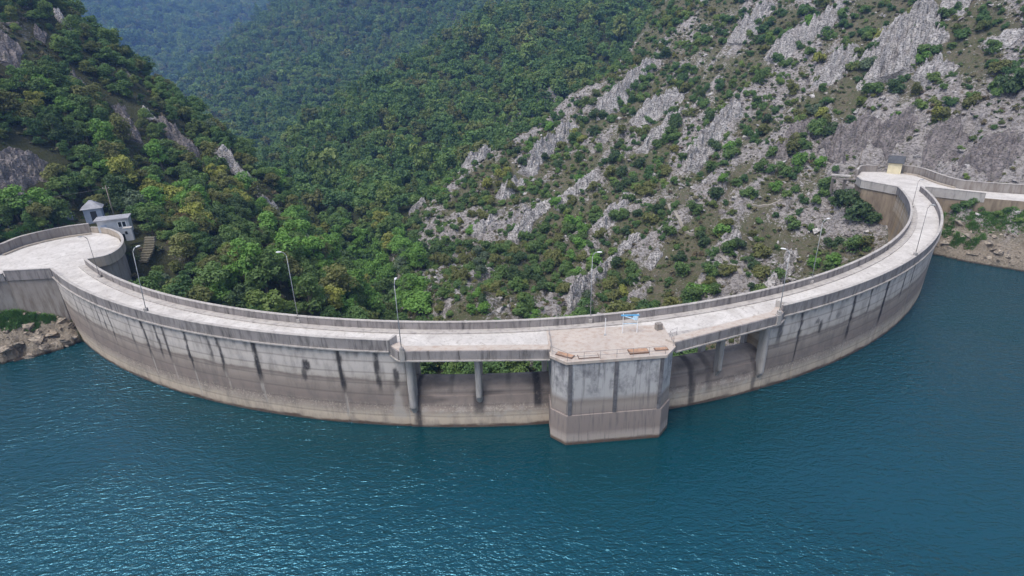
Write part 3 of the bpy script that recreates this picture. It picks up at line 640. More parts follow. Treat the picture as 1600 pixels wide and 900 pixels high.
# ================================================================== INTAKE TOWER
TW = empty('intake_tower', (11, 56, 0)); tag(TW, 'square concrete intake tower with chamfered corners standing in the lake before the dam', 'tower')
def tl(p): return (p[0] - 11, p[1] - 56)
tp = [(4.05, 60.5), (4.05, 54.5), (5.7, 52.95), (16.6, 53.95), (18.0, 55.75), (17.95, 61.2)]
def poly_grow(poly, d):
    P = [np.array(p) for p in poly]; c = sum(P) / len(P); return [tuple(p + (p - c) / np.linalg.norm(p - c) * d) for p in P]
MB().prism([tl(p) for p in tp], -9, 4.0).build('base', 'tower_wall', TW, bevel=0.08)
MB().prism([tl(p) for p in poly_grow(tp, -0.16)], 4.003, 10.55).build('shaft', 'tower_wall', TW, bevel=0.05)
MB().prism([tl(p) for p in poly_grow(tp, 0.10)], 10.553, 10.94).build('roof_slab', 'tower_top', TW, bevel=0.04)
fa, fb = np.array(tl(tp[2])), np.array(tl(tp[3])); ft = (fb - fa) / np.linalg.norm(fb - fa); fang = math.atan2(ft[1], ft[0]); fnrm = np.array([ft[1], -ft[0]])
for s in (0.035, 0.5, 0.965):
    c = fa + (fb - fa) * s - fnrm * 0.09
    MB().box((c[0], c[1], 7.25), (0.42, 0.22, 6.5), fang).build('guide_rib', 'tower_rib', TW, bevel=0.03)
# rusty access hatches lying on the roof near the front edge
for (x, y), wd, dp, rz, h in (((5.6, 54.35), 2.0, 0.75, -0.55, .10), ((8.1, 54.0), 2.3, 0.85, fang, .05), ((13.7, 54.75), 2.2, 1.0, fang, .12), ((16.3, 55.15), 1.5, 0.6, fang, .10)):
    q = tl((x, y)); hb = MB().box((q[0], q[1], 10.94 + h / 2 + 0.004), (wd, dp, h), rz).build('hatch_frame', 'rust_frame', TW)
    MB().box((q[0], q[1], 10.94 + h + 0.03), (wd - 0.16, dp - 0.14, 0.05), rz).build('hatch_cover', 'rust' if wd != 2.3 else 'tower_top', hb)
MB().box((*tl((17.2, 60.0)), 11.35), (0.75, 0.6, 0.8), 0.3).build('concrete_block', 'retaining', TW, bevel=0.03)
def railing(pts, n, label):
    r = empty('guard_rail', (pts[0][0], pts[0][1], 10.94)); tag(r, label, 'railing')
    q = [(p[0] - pts[0][0], p[1] - pts[0][1]) for p in pts]
    seg = []
    for a, b, k in zip(q[:-1], q[1:], n):
        for i in range(k): seg.append((a[0] + (b[0] - a[0]) * i / k, a[1] + (b[1] - a[1]) * i / k))
    seg.append(q[-1])
    for x, y in seg: MB().tube([(x, y, 0), (x, y, 1.0)], [0.022, 0.022], 6).build('post', 'rail_metal', r)
    for z in (0.5, 1.0): MB().tube([(x, y, z) for x, y in q], [0.02] * len(q), 6).build('rail', 'rail_metal', r)
    return r
railing([(4.2, 59.4), (4.2, 54.6), (5.75, 53.1), (16.5, 54.1)], (3, 1, 6), 'thin dark pipe railing along front and left edges of the intake tower roof')
railing([(17.85, 55.9), (17.9, 57.6), (18.9, 58.4)], (2, 1), 'short pale pipe railing at the right corner of the intake tower roof')
# blue hoist frame standing on the tower roof
hf = empty('hoist_frame', (13.65, 59.3, 10.94)); tag(hf, 'bright blue bracket on two slim white posts on the intake tower roof', 'hoist')
for x in (-0.85, 0.85): MB().tube([(x, 0, 0), (x, 0, 2.5)], [0.05, 0.045], 8).build('post', 'white_paint', hf)
MB().box((-0.05, 0, 2.28), (2.1, 0.12, 0.14)).build('beam', 'blue_paint', hf)
MB().tube([(-0.7, 0.0, 2.2), (0.75, 0.0, 1.65)], [0.07, 0.07], 6).build('brace', 'pale_blue', hf)
MB().tube([(0.55, -0.10, 1.95), (0.55, 0.10, 1.95)], [0.28, 0.28], 14).build('pulley', 'pale_blue', hf)
MB().box((0, 0, 1.2), (1.7, 0.05, 0.06)).build('tie_bar', 'pale_blue', hf)
gp = empty('gauge_post', (10.7, 58.9, 10.94)); tag(gp, 'slim white pole standing alone left of the blue bracket on the tower roof', 'pole')
MB().tube([(0, 0, 0), (0, 0, 2.2)], [0.05, 0.04], 8).build('pole', 'white_paint', gp); MB().box((0, 0, 0.04), (0.25, 0.25, 0.08)).build('foot', 'galvanised', gp)

# ================================================================== ABUTMENT TERRACES
def terrace(name, poly, z0, mat='retaining'):
    o = MB().prism(poly, z0, 10.895).build(name, mat); tag(o, kind='structure')
    pv = MB().prism([tuple(p) for p in poly_grow(poly, -0.05)], 10.897, 10.905).build('paving', 'road', o); return o
terrace('terrace', LT, 0.0); terrace('terrace', RT, -1.0, 'ochre_face')
def para(name, pts, th, z0, z1, mat, label, cat='wall', smooth=0, cap=True, panel=0):
    if smooth: pts = smooth_line(pts, smooth)
    o = empty(name, (*pts[0], z0)); tag(o, label, cat)
    q = [(p[0] - pts[0][0], p[1] - pts[0][1]) for p in pts]
    ribbon(MB(), q, -th / 2, th / 2, 0, z1 - z0 - 0.09).build('wall_face', mat, o)
    if cap: ribbon(MB(), q, -th / 2 - 0.05, th / 2 + 0.05, z1 - z0 - 0.088, z1 - z0).build('coping', 'parapet_cap', o)
    return o
o = para('terrace_parapet', [(-69.2, 88.0), (-67.1, 89.8), (-67.5, 93.7), (-69.7, 98.2), (-73.2, 102.6), (-77.6, 105.9), (-81.3, 107.0)], 0.32, 10.3, 12.0, 'cream_wall', 'cream rounded parapet around the left terrace near the white huts', smooth=5)
para('terrace_parapet', [(-79.0, 83.4), (-72.2, 84.0)], 0.32, 10.3, 12.0, 'parapet', 'grey straight parapet at the lakeside edge of the left terrace')
para('terrace_parapet', [(-120, 65.8), (-100, 72.8), (-88, 79.3), (-79.2, 83.3)], 0.32, 10.3, 11.6, 'parapet', 'low grey parapet of the left terrace running out of frame')
para('retaining_wall', [(-81.6, 107.1), (-85.6, 104.7), (-88.8, 99.5), (-89.2, 93.9), (-94.3, 88.3), (-104.2, 81.4), (-120, 72.5)], 0.5, 10.0, 12.7, 'retaining', 'weathered stone retaining wall curving along the back of the left terrace', smooth=4)
para('kerb_wall', [(-80.6, 105.7), (-84.6, 103.3), (-87.6, 98.9), (-88.0, 94.0)], 0.45, 10.9, 11.25, 'cream_wall', 'low cream kerb at the foot of the left retaining wall', smooth=4, cap=False)
para('terrace_parapet', [(85.5, 123.3), (81.8, 130.4), (82.9, 134.3)], 0.34, 10.2, 12.0, 'parapet_cap', 'pale angled parapet at the downstream edge of the right terrace')
para('terrace_parapet', [(91.2, 122.7), (95.0, 119.2), (99.1, 115.7)], 0.34, 10.0, 12.0, 'parapet_cap', 'pale straight parapet right of the dam end above the shore')
para('retaining_wall', [(86.0, 139.9), (89.8, 144.7), (93.6, 144.2)], 0.4, 10.4, 12.5, 'retaining', 'short rough wall left of the cream kiosk', smooth=3)
para('retaining_wall', [(98.6, 141.8), (100.5, 138.0), (99.7, 129.6), (100.1, 124.2), (104.2, 121.0), (110.2, 117.8)], 0.45, 10.4, 12.9, 'retaining', 'long mottled retaining wall curving from the kiosk along the right road', smooth=4)
para('retaining_wall', [(110.6, 117.6), (119.2, 111.0), (128, 104)], 0.45, 10.4, 12.6, 'retaining', 'lower pale retaining wall continuing along the right road at the frame edge')
para('kerb_wall', [(98.3, 140.6), (99.6, 137.6), (98.8, 129.9), (99.2, 124.6)], 0.5, 10.9, 11.3, 'cream_wall', 'pale kerb at the foot of the wall right of the kiosk', smooth=4, cap=False)
# small beams at the left edge of the right terrace
pf = empty('concrete_landing', (84.2, 138.4, 10.6)); tag(pf, 'small concrete landing with beams at the left end of the right terrace', 'landing')
MB().box((-2.2, 1.2, 0.5), (4.2, 1.4, 0.35), -0.5).build('slab', 'parapet_cap', pf); MB().box((-2.6, -0.6, 0.1), (5.0, 0.5, 0.35), -0.42).build('beam', 'retaining', pf)
MB().box((-1.0, 1.1, -2.0), (0.5, 0.5, 4.6)).build('leg', 'retaining', pf); MB().box((-3.4, 2.3, -2.0), (0.5, 0.5, 4.6)).build('leg', 'retaining', pf)

# ================================================================== HUTS
def gable(mb, w_, d_, z, h, ov):
    x, y = w_ / 2 + ov, d_ / 2 + ov; t = 0.14
    v = [(-x, -y, z), (x, -y, z), (x, 0, z + h), (-x, 0, z + h), (-x, y, z), (x, y, z)]; v += [(a, b, c + t) for a, b, c in v]
    return mb.add(v, [(3, 2, 1, 0), (4, 5, 2, 3), (6, 7, 8, 9), (9, 8, 11, 10), (0, 1, 7, 6), (5, 4, 10, 11), (1, 2, 8, 7), (2, 5, 11, 8), (3, 0, 6, 9), (4, 3, 9, 10)])
k = empty('kiosk', (96.6, 142.0, 10.9), R_(-37)); tag(k, 'small cream kiosk with dark grey pitched roof on the right terrace', 'hut')
MB().box((0, 0, 1.35), (2.9, 2.4, 2.7)).build('wall', 'render_cream', k)
for x in (-1.0, 0, 1.0): MB().box((x, -1.215, 1.35), (0.10, 0.05, 2.6)).build('batten', 'render_cream', k)
MB().add([(-1.44, -1.19, 2.702), (-1.44, 1.19, 2.702), (-1.44, 0, 3.7), (1.44, -1.19, 2.702), (1.44, 1.19, 2.702), (1.44, 0, 3.7)], [(0, 2, 1), (3, 4, 5), (0, 1, 4, 3), (1, 2, 5, 4), (2, 0, 3, 5)]).build('gable', 'render_cream', k)
rf = gable(MB(), 2.9, 2.4, 2.62, 1.55, 0.35).build('roof', 'roof_slate', k)
MB().box((0, 0, 4.32), (3.7, 0.22, 0.10)).build('ridge_cap', 'rail_metal', rf)
MB().box((1.48, 0.1, 1.05), (0.06, 0.9, 2.0)).build('door', 'door_dark', k)
# left huts
hz0 = float(zat(-84.0, 112.6)); 
h1 = empty('hut', (-84.2, 112.8, max(hz0, 11.0) - 0.2), R_(28)); tag(h1, 'small pale blue hut with grey hipped roof and dark doorway behind the left terrace', 'hut')
MB().box((0, 0, 1.5), (3.0, 2.6, 3.4)).build('wall', 'render_blue', h1)
MB().add([(-1.9, -1.7, 3.2), (1.9, -1.7, 3.2), (1.9, 1.7, 3.2), (-1.9, 1.7, 3.2), (-0.2, 0, 4.7), (0.2, 0, 4.7)], [(3, 2, 1, 0), (0, 1, 5, 4), (1, 2, 5), (2, 3, 4, 5), (3, 0, 4)]).build('roof', 'roof_grey', h1)
MB().box((0.1, -1.32, 1.5), (1.0, 0.06, 2.3)).build('door', 'door_dark', h1)
h2 = empty('hut', (-77.6, 108.6, 10.3), R_(24)); tag(h2, 'low white hut with flat roof and white framed window behind the rounded parapet', 'hut')
MB().box((0, 0, 1.4), (5.2, 3.0, 3.0)).build('wall', 'render_white', h2)
MB().box((-0.1, -0.1, 3.0), (5.8, 3.7, 0.2)).build('roof', 'roof_grey', h2)
wf = MB().box((1.4, -1.53, 1.85), (1.5, 0.08, 1.2)).build('window', 'white_paint', h2)
for x in (1.05, 1.75): MB().box((x, -1.58, 1.85), (0.52, 0.03, 0.95)).build('pane', 'glass_dark', wf)
MB().box((-1.6, -1.53, 1.1), (0.9, 0.06, 2.0)).build('door', 'render_blue', h2)
h3 = empty('meter_box', (-73.6, 106.0, 9.6), R_(24)); tag(h3, 'small white masonry cabinet at the right end of the flat roofed hut', 'cabinet')
MB().box((0, 0, 1.1), (1.3, 1.1, 2.4)).build('body', 'render_white', h3); MB().box((0, 0, 2.36), (1.45, 1.25, 0.1)).build('lid', 'parapet_cap', h3); MB().box((-0.3, -0.56, 1.5), (0.4, 0.03, 0.6)).build('door', 'glass_dark', h3)
# stone steps beside the rounded wall
st = empty('stone_steps', (-68.0, 101.6, 5.4)); tag(st, 'brown stone steps winding down outside the rounded parapet', 'steps')
for i in range(10):
    a = R_(20 - 9 * i * 0.5)
    MB().box((0.35 * math.sin(i * 0.35), 1.6 - 0.42 * i, 5.2 - 0.36 * i), (1.9, 0.5, 0.42), 0.12 * math.sin(i * .5)).build('step', 'mossy_stone', st, bevel=0.03)
# blue panel fence and posts on the bank behind the left terrace
fn_ = empty('panel_fence', (-97, 108, float(zat(-97, 108)))); tag(fn_, 'low bluish panel fence among trees left of the huts', 'fence')
for i in range(5):
    x = 1.9 * i; zz1 = float(zat(-97 + x, 108 + 1.05 * i)) - float(zat(-97, 108))
    MB().box((x, 1.05 * i, zz1 + 0.8), (1.95, 0.06, 1.5), 0.5).build('panel', 'slat_blue', fn_); MB().box((x - 0.95, 1.05 * i - 0.5, zz1 + 0.9), (0.16, 0.16, 2.0), 0.5).build('post', 'white_paint', fn_)

# ================================================================== LAMPS AND POLES
def lamp(x, y, z0, h, dirx, diry, label, dark=False, lean=(0, 0), base=True, arm=0.55):
    o = empty('street_lamp', (x, y, z0)); tag(o, label, 'street lamp', 'lamps along the dam crest')
    mt = 'dark_pole' if dark else 'galvanised'
    if base: MB().box((0, 0, 0.25), (0.42, 0.42, 0.5)).build('base', 'pier', o, bevel=0.03)
    l = math.hypot(dirx, diry); ux, uy = dirx / l, diry / l; tx, ty = lean
    MB().tube([(0, 0, 0.1), (tx * .5, ty * .5, h * 0.5), (tx, ty, h - 0.35)], [0.052, 0.045, 0.035] if not dark else [0.045, 0.04, 0.03], 10).build('pole', mt, o, smooth=True)
    a = MB().tube([(tx, ty, h - 0.36), (tx + ux * 0.15, ty + uy * 0.15, h - 0.1), (tx + ux * arm * .6, ty + uy * arm * .6, h + 0.08), (tx + ux * arm, ty + uy * arm, h + 0.14)], [0.05, 0.045, 0.04, 0.035], 8).build('arm', mt, o, smooth=True)
    hd = MB(); c = np.array([tx + ux * (arm + 0.22), ty + uy * (arm + 0.22), h + 0.15]); n = 10; v = []; f = []
    prof = [(-0.30, 0.05, 0.04), (-0.2, 0.11, 0.08), (0.0, 0.15, 0.10), (0.22, 0.13, 0.08), (0.32, 0.06, 0.04)]
    for s, wd, ht in prof:
        for q in range(n):
            t = 2 * math.pi * q / n; v.append((c[0] + ux * s - uy * wd * math.cos(t), c[1] + uy * s + ux * wd * math.cos(t), c[2] + ht * math.sin(t) + 0.05 * s))
    for i in range(len(prof) - 1):
        for q in range(n): f.append((i * n + q, i * n + (q + 1) % n, (i + 1) * n + (q + 1) % n, (i + 1) * n + q))
    f += [tuple(range(n)), tuple((len(prof) - 1) * n + q for q in range(n))[::-1]]
    hd.add(v, f).build('lamp_head', 'galvanised' if dark else 'lamp_white', a, smooth=True)
    return o
lamp(*arc(-26.0, 99.45), 11.95, 8.3, 0.45, 1, 'tall pale lamp on the lake side parapet nearest the left terrace', lean=(0.35, 0.25))
lamp(*arc(-38.9, 95.3), 10.95, 6.6, -0.5, -0.3, 'dark lamp on the road edge where the dam meets the left terrace', dark=True)
lamp(*arc(-14.2, 94.9), 11.1, 9.2, -0.9, -0.2, 'tall pale lamp rising from the valley side parapet left of the spillway')
lamp(-12.45, 55.75, 11.2, 8.3, 0.1, 1, 'tall pale lamp on the pilaster at the left end of the spillway bridge', arm=0.4)
lamp(*arc(7.75, 94.9), 11.1, 8.9, 1, -0.2, 'pale lamp on the valley side parapet behind the intake tower')
lamp(32.5, 62.45, 11.3, 8.2, -0.9, 0.5, 'slim grey lamp on the pilaster at the right end of the spillway bridge', arm=0.5)
lamp(*arc(28.1, 94.9), 11.1, 9.0, 1, 0.3, 'pale lamp on the valley side parapet below the right bushes')
lamp(*arc(40.0, 99.4), 11.95, 7.7, 0.3, -0.3, 'thin dark lamp on the lake side parapet where the dam bends right', dark=True, arm=0.3)
lamp(*arc(60.6, 95.2), 10.95, 5.6, 0.3, -0.2, 'thin dark lamp near the right terrace at the end of the dam', dark=True, arm=0.3)
def pole(x, y, z, h, label, mat='wood_pole', cross=True, cat='pole'):
    o = empty('utility_pole', (x, y, z)); tag(o, label, cat)
    MB().tube([(0, 0, 0), (0.05, 0, h)], [0.13, 0.09], 8).build('pole', mat, o, smooth=True)
    if cross:
        MB().box((0, 0, h - 0.6), (1.2, 0.1, 0.1), 0.4).build('crossarm', mat, o)
        for s in (-0.5, 0.5): MB().tube([(s * .92, s * .39, h - 0.55), (s * .92, s * .39, h - 0.35)], [0.05, 0.04], 6).build('insulator', 'lamp_white', o)
    return o
pole(88.0, 143.0, 11.0, 6.2, 'grey wooden pole at the left end of the right terrace', cross=False)
pz = float(zat(-81.5, 114.5)); pole(-81.5, 114.5, pz - 0.2, 7.2, 'slanting wooden utility pole beside the small left huts')
MB().tube([(-81.5, 114.5, pz + 6.4), (-95, 104, pz + 5.6), (-112, 92, pz + 6.2), (-130, 80, pz + 8)], [0.03] * 4, 5)
for i, (dz, dx) in enumerate(((6.45, 0.4), (6.4, -0.4))):
    P0 = np.array([-81.5 + dx, 114.5 + dx * .4, pz + dz]); P1 = np.array([-128 + dx, 86 + dx * .4, pz + 7.5]); pts = []
    for t in np.linspace(0, 1, 14): p = P0 + (P1 - P0) * t; p[2] -= 2.4 * 4 * t * (1 - t) * 0.5; pts.append(tuple(p))
    o = MB().tube(pts, [0.028] * 14, 5).build('power_line', 'wire'); tag(o, ('upper' if i == 0 else 'lower') + ' thin overhead cable running left from the utility pole', 'cable')
# ================================================================== ROCK OUTCROPS
def outcrop(px, wpx, hgt, label, mat='limestone', seed=0):
    P = [hit(*p) for p in px]; D = np.mean([np.hypot(p[0], p[1]) for p in P]); wid = wpx / F * D * 1.3
    line = np.array(smooth_line([p[:2] for p in P], 8)); seg = np.r_[0, np.cumsum(np.linalg.norm(np.diff(line, axis=0), axis=1))]; L = seg[-1]
    n = int(np.clip(L / 0.42, 12, 150)); m = int(np.clip(wid / 0.36, 10, 70))
    u = np.linspace(-0.06, 1.06, n) * L; bx = np.interp(u, seg, line[:, 0]); by = np.interp(u, seg, line[:, 1])
    tx = np.gradient(bx); ty = np.gradient(by); tl_ = np.hypot(tx, ty) + 1e-9; nx, ny = -ty / tl_, tx / tl_
    v = np.linspace(-1, 1, m); U, V = np.meshgrid(u, v, indexing='ij')
    wmod = 0.62 + 0.55 * fbm(U[:, :1] / 6.0 + seed, U[:, :1] * 0 + seed * 1.7, 3, 3) + 0.15
    side = V * wid / 2 * np.clip(wmod, 0.25, 1.25) + 0.9 * perlin(U / 5, V * 0 + seed, 5)
    X = bx[:, None] + nx[:, None] * side; Y = by[:, None] + ny[:, None] * side
    et = np.clip(np.minimum(u + 0.06 * L, 1.06 * L - u) / (0.22 * L), 0, 1)[:, None]
    prof = np.clip(1 - np.abs(V + 0.25 * perlin(U / 4, V, 9)) ** 2.0, 0, 1) * np.sqrt(et)
    hole = fbm(U / 3.4 + seed * 1.3, side / 2.3 - seed, 4, 21); prof = np.clip(prof * sstep(-0.42, -0.02, hole + 0.30 * prof), 0, 1)
    ra = random.Random(seed).uniform(-0.5, 0.9); ca2, sa2 = math.cos(ra), math.sin(ra); U2, S2 = ca2 * U - sa2 * side, sa2 * U + ca2 * side
    f_a, ca_, _ = facet(U2 / 2.7 + seed * 3.3, S2 / 1.3, 40 + seed); f_b, _, _ = facet(U2 / 1.0, S2 / 0.55, 80 + seed); f_c, _, _ = facet(U / 0.55, side / 0.4, 90 + seed)
    rg = 0.55 + 0.45 * (1 - np.abs(perlin(U / 4.5, side / 2.2 + seed, 13)) * 2)
    Z = zat(X, Y) - 1.1 * (1 - sstep(0, 0.22, prof)) + hgt * (prof * rg) + np.sqrt(prof) * (0.62 * hgt * f_a + 0.34 * hgt * f_b + 0.15 * hgt * f_c)
    for q_ in line[::2]: OCP.append((q_[0], q_[1], wid))
    cen = P[len(P) // 2]; bz = float(zat(cen[0], cen[1]))
    vv = np.stack([X - cen[0], Y - cen[1], Z - bz], -1).reshape(-1, 3); ii = np.arange(n * m).reshape(n, m)
    q = np.stack([ii[:-1, :-1], ii[1:, :-1], ii[1:, 1:], ii[:-1, 1:]], -1).reshape(-1, 4)
    o = mesh_obj('rock_outcrop', vv, q, mat); o.location = (cen[0], cen[1], bz); tag(o, label, 'rock', 'rock outcrops on the valley slopes')
    return o
OCP = []
OC = [
 ([(692, 287), (740, 256), (785, 222)], 30, 3.6, 'pale limestone rib low on the right spur beside the dark forest'),
 ([(790, 212), (830, 178), (884, 138)], 26, 3.8, 'upper limestone rib on the right spur where forest meets bare slope'),
 ([(780, 312), (815, 284)], 24, 2.4, 'small pale outcrop below the twin limestone rib on the right slope'),
 ([(818, 276), (850, 240), (896, 200)], 34, 3.6, 'bright jagged limestone rib in the middle of the right slope'),
 ([(936, 180), (978, 142), (1016, 98)], 28, 3.6, 'long thin white rib high on the right slope left of the bushes'),
 ([(985, 196), (1018, 172), (1060, 150)], 34, 3.0, 'broken white ledge under the long thin rib on the right slope'),
 ([(1000, 240), (1040, 200), (1056, 180)], 26, 2.4, 'grey broken rocks right of the white ledge amid dark shrubs'),
 ([(1076, 268), (1108, 222), (1150, 168)], 34, 3.2, 'tall grey white crag descending through the middle of the right slope'),
 ([(1150, 72), (1172, 40), (1200, 12)], 36, 3.2, 'mauve grey crag near the top edge above the right slope shrubs'),
 ([(1202, 100), (1255, 62), (1306, 22)], 36, 3.8, 'bright white limestone wall slanting up near the top right'),
 ([(1282, 135), (1308, 105), (1332, 78)], 32, 3.4, 'pinkish slanting crag between the white wall and the big cliff'),
 ([(1386, 128), (1404, 70), (1448, 18)], 60, 4.6, 'largest pale grey cliff slab at the top right'),
 ([(1432, 132), (1455, 118), (1470, 100)], 40, 3.0, 'rounded grey rock face just right of the large cliff slab'),
 ([(1448, 72), (1474, 60)], 26, 2.4, 'single rounded grey boulder right of the large cliff slab'),
 ([(1470, 12), (1520, 0)], 40, 3.0, 'grey cliff top at the upper right edge'),
 ([(1540, 66), (1596, 58)], 22, 2.0, 'flat pale ledge at the far right edge'),
 ([(893, 488), (900, 462), (914, 440)], 26, 2.6, 'bright white rock fin just behind the parapet left of the tower lamp'),
 ([(918, 440), (960, 405), (1000, 372)], 22, 2.2, 'low line of pale rocks climbing right from the white fin'),
 ([(1010, 420), (1030, 395)], 20, 1.6, 'little grey rock on the scrubby slope above the intake tower'),
 ([(1135, 392), (1150, 362)], 24, 2.2, 'grey rock knob beside the lower footpath'),
 ([(1196, 470), (1222, 430), (1240, 400)], 22, 2.2, 'narrow grey rock rib behind the lamp at the right bridge end'),
 ([(870, 330), (900, 300), (930, 272)], 26, 2.2, 'weathered pinkish rocks in the centre of the right slope'),
 ([(800, 380), (830, 345), (858, 318)], 26, 2.2, 'pale broken rocks on the lower left of the right slope'),
 ([(742, 372), (770, 345)], 24, 2.4, 'pale outcrop above the small bare ledge on the lower right slope'),
 ([(640, 338), (664, 318)], 24, 2.6, 'brownish rock bluff at the foot of the right spur'),
 ([(935, 355), (960, 330), (985, 305)], 20, 1.8, 'scattered grey ledge below the dark bushes mid slope'),
 ([(1215, 250), (1240, 215), (1262, 190)], 30, 2.4, 'grey crag left of the rock face above the kiosk', 'mauve_rock'),
 ([(1290, 246), (1330, 220), (1362, 196)], 46, 2.8, 'purplish shattered rock face above the left of the kiosk', 'mauve_rock'),
 ([(1372, 232), (1400, 205), (1424, 178)], 44, 2.8, 'purplish shattered rock face directly above the kiosk', 'mauve_rock'),
 ([(1440, 248), (1470, 222), (1500, 205)], 50, 3.0, 'mauve rock face right of the kiosk above the curved wall', 'mauve_rock'),
 ([(1520, 262), (1555, 244), (1590, 220)], 46, 3.0, 'mauve rock face above the road at the right edge', 'mauve_rock'),
 ([(346, 240), (378, 280), (404, 306)], 24, 3.0, 'white limestone crest on the left ridge above the valley'),
 ([(408, 310), (436, 340)], 20, 2.6, 'white limestone tip at the lower end of the left crest'),
 ([(255, 196), (276, 216), (300, 246)], 24, 2.8, 'mauve slanting slab midway up the left ridge', 'mauve_rock'),
 ([(222, 178), (250, 196)], 16, 2.0, 'small pale rocks above the mauve slab on left ridge'),
 ([(186, 168), (198, 190), (212, 222)], 18, 2.4, 'narrow grey rock slab on the left hill face', 'mauve_rock'),
 ([(94, 26), (106, 48)], 14, 2.4, 'small white rock on the left skyline near the top'),
 ([(56, 52), (74, 64)], 18, 2.0, 'grey rock among bushes high on the left hill', 'mauve_rock'),
 ([(6, 104), (14, 70)], 24, 2.6, 'grey cliff at the upper left edge', 'mauve_rock'),
 ([(2, 300), (30, 270), (66, 258)], 44, 2.6, 'dark mauve rock face above the left terrace wall', 'mauve_rock'),
 ([(118, 120), (132, 140)], 16, 2.0, 'mauve rock patch on the left hill below the skyline', 'mauve_rock'),
 ([(478, 372), (494, 396)], 16, 2.0, 'small grey rocks at the foot of the left ridge'),
 ([(420, 272), (462, 318)], 14, 2.0, 'thin white rock line along the left ridge crest'),
]
for i, a in enumerate(OC): outcrop(a[0], a[1], a[2], a[3], a[4] if len(a) > 4 else 'limestone', i + 1)

# ------------------------------------------------------------------ scattered by geometry nodes: only for what nobody could count
PROTO = bpy.data.collections.new('prototypes')
def scatter(name, pts, scl, rotz, idx_, protos, kind_label):
    colc = bpy.data.collections.new(name + '_kinds')
    for i, p in enumerate(protos):
        ob = bpy.data.objects.new('%s_kind_%02d' % (name, i), p); colc.objects.link(ob)
    me_ = bpy.data.meshes.new(name); me_.vertices.add(len(pts)); me_.vertices.foreach_set('co', np.asarray(pts, np.float32).ravel())
    for nm, ty, dat in (('scl', 'FLOAT_VECTOR', scl), ('rot', 'FLOAT_VECTOR', rotz)):
        a = me_.attributes.new(nm, ty, 'POINT'); a.data.foreach_set('vector', np.asarray(dat, np.float32).ravel())
    a = me_.attributes.new('pick', 'INT', 'POINT'); a.data.foreach_set('value', np.asarray(idx_, np.int32))
    o = link(name, me_); tag(o, kind_label[0], kind_label[1], kind='stuff')
    ng = bpy.data.node_groups.new(name, 'GeometryNodeTree')
    ng.interface.new_socket('Geometry', in_out='INPUT', socket_type='NodeSocketGeometry'); ng.interface.new_socket('Geometry', in_out='OUTPUT', socket_type='NodeSocketGeometry')
    N = ng.nodes; gi = N.new('NodeGroupInput'); go = N.new('NodeGroupOutput'); ip = N.new('GeometryNodeInstanceOnPoints'); ci = N.new('GeometryNodeCollectionInfo')
    ci.inputs['Collection'].default_value = colc; ci.inputs['Separate Children'].default_value = True; ci.inputs['Reset Children'].default_value = True
    def attr(nm, ty):
        q = N.new('GeometryNodeInputNamedAttribute'); q.data_type = ty; q.inputs[0].default_value = nm; return next(s for s in q.outputs if s.enabled)
    e2r = N.new('FunctionNodeEulerToRotation'); Lk = ng.links.new
    Lk(gi.outputs[0], ip.inputs['Points']); Lk(ci.outputs[0], ip.inputs['Instance']); ip.inputs['Pick Instance'].default_value = True
    Lk(attr('pick', 'INT'), ip.inputs['Instance Index']); Lk(attr('rot', 'FLOAT_VECTOR'), e2r.inputs[0]); Lk(e2r.outputs[0], ip.inputs['Rotation']); Lk(attr('scl', 'FLOAT_VECTOR'), ip.inputs['Scale']); Lk(ip.outputs[0], go.inputs[0])
    md = o.modifiers.new('scatter', 'NODES'); md.node_group = ng
    return o
def rock_mesh(seed, mat, flat=0.7):
    r = np.random.default_rng(seed); bm = bmesh.new()
    for _ in range(11):
        d = r.normal(size=3); d /= np.linalg.norm(d); d *= r.uniform(0.75, 1.1); d[2] *= flat; bm.verts.new(d)
    bmesh.ops.convex_hull(bm, input=bm.verts); bmesh.ops.delete(bm, geom=[v for v in bm.verts if not v.link_faces], context='VERTS')
    me_ = bpy.data.meshes.new('rock'); bm.to_mesh(me_); bm.free(); me_.materials.append(M[mat]); return me_
ANG = (GZ - CZ) / GD; RM = np.maximum.accumulate(ANG, axis=1)
def seen(x, y, ztop, slack=0.012):
    D = np.hypot(x, y); a = np.rint((np.arctan2(x, y) - AZ[0]) / (AZ[-1] - AZ[0]) * (NA - 1)).astype(int).clip(0, NA - 1); r = (np.log(D / D0) / math.log(D1 / D0) * (NR - 1)).astype(int).clip(3, NR - 1)
    return (ztop - CZ) / D > RM[a, r - 3] - slack
def jgrid(x0, x1, y0, y1, sp):
    X, Y = np.meshgrid(np.arange(x0, x1, sp), np.arange(y0, y1, sp)); X = X.ravel() + RNG.uniform(-.48, .48, X.size) * sp; Y = Y.ravel() + RNG.uniform(-.48, .48, Y.size) * sp
    az = np.degrees(np.arctan2(X, Y)); D = np.hypot(X, Y); k = (np.abs(az) < 50) & (D > 60) & (D < 2500)
    return X[k], Y[k]
def clear(x, y, m=1.5):
    """True away from the dam, terraces, huts and lake."""
    r = np.hypot(x - CX, y - CY); p = np.degrees(np.arctan2(x - CX, -(y - CY)))
    bad = (r > 93.5 - m) & (p > -46) & (p < 71)
    for T in (LT, RT): o_, _ = outside(T, x, y); bad |= o_ < m
    for hx, hy, hr in ((-84.2, 112.8, 3), (-77.6, 108.6, 4), (-73.6, 106, 1.8), (-68, 100.5, 1.0), (96.6, 142, 3.2)): bad |= np.hypot(x - hx, y - hy) < hr + m
    return ~bad
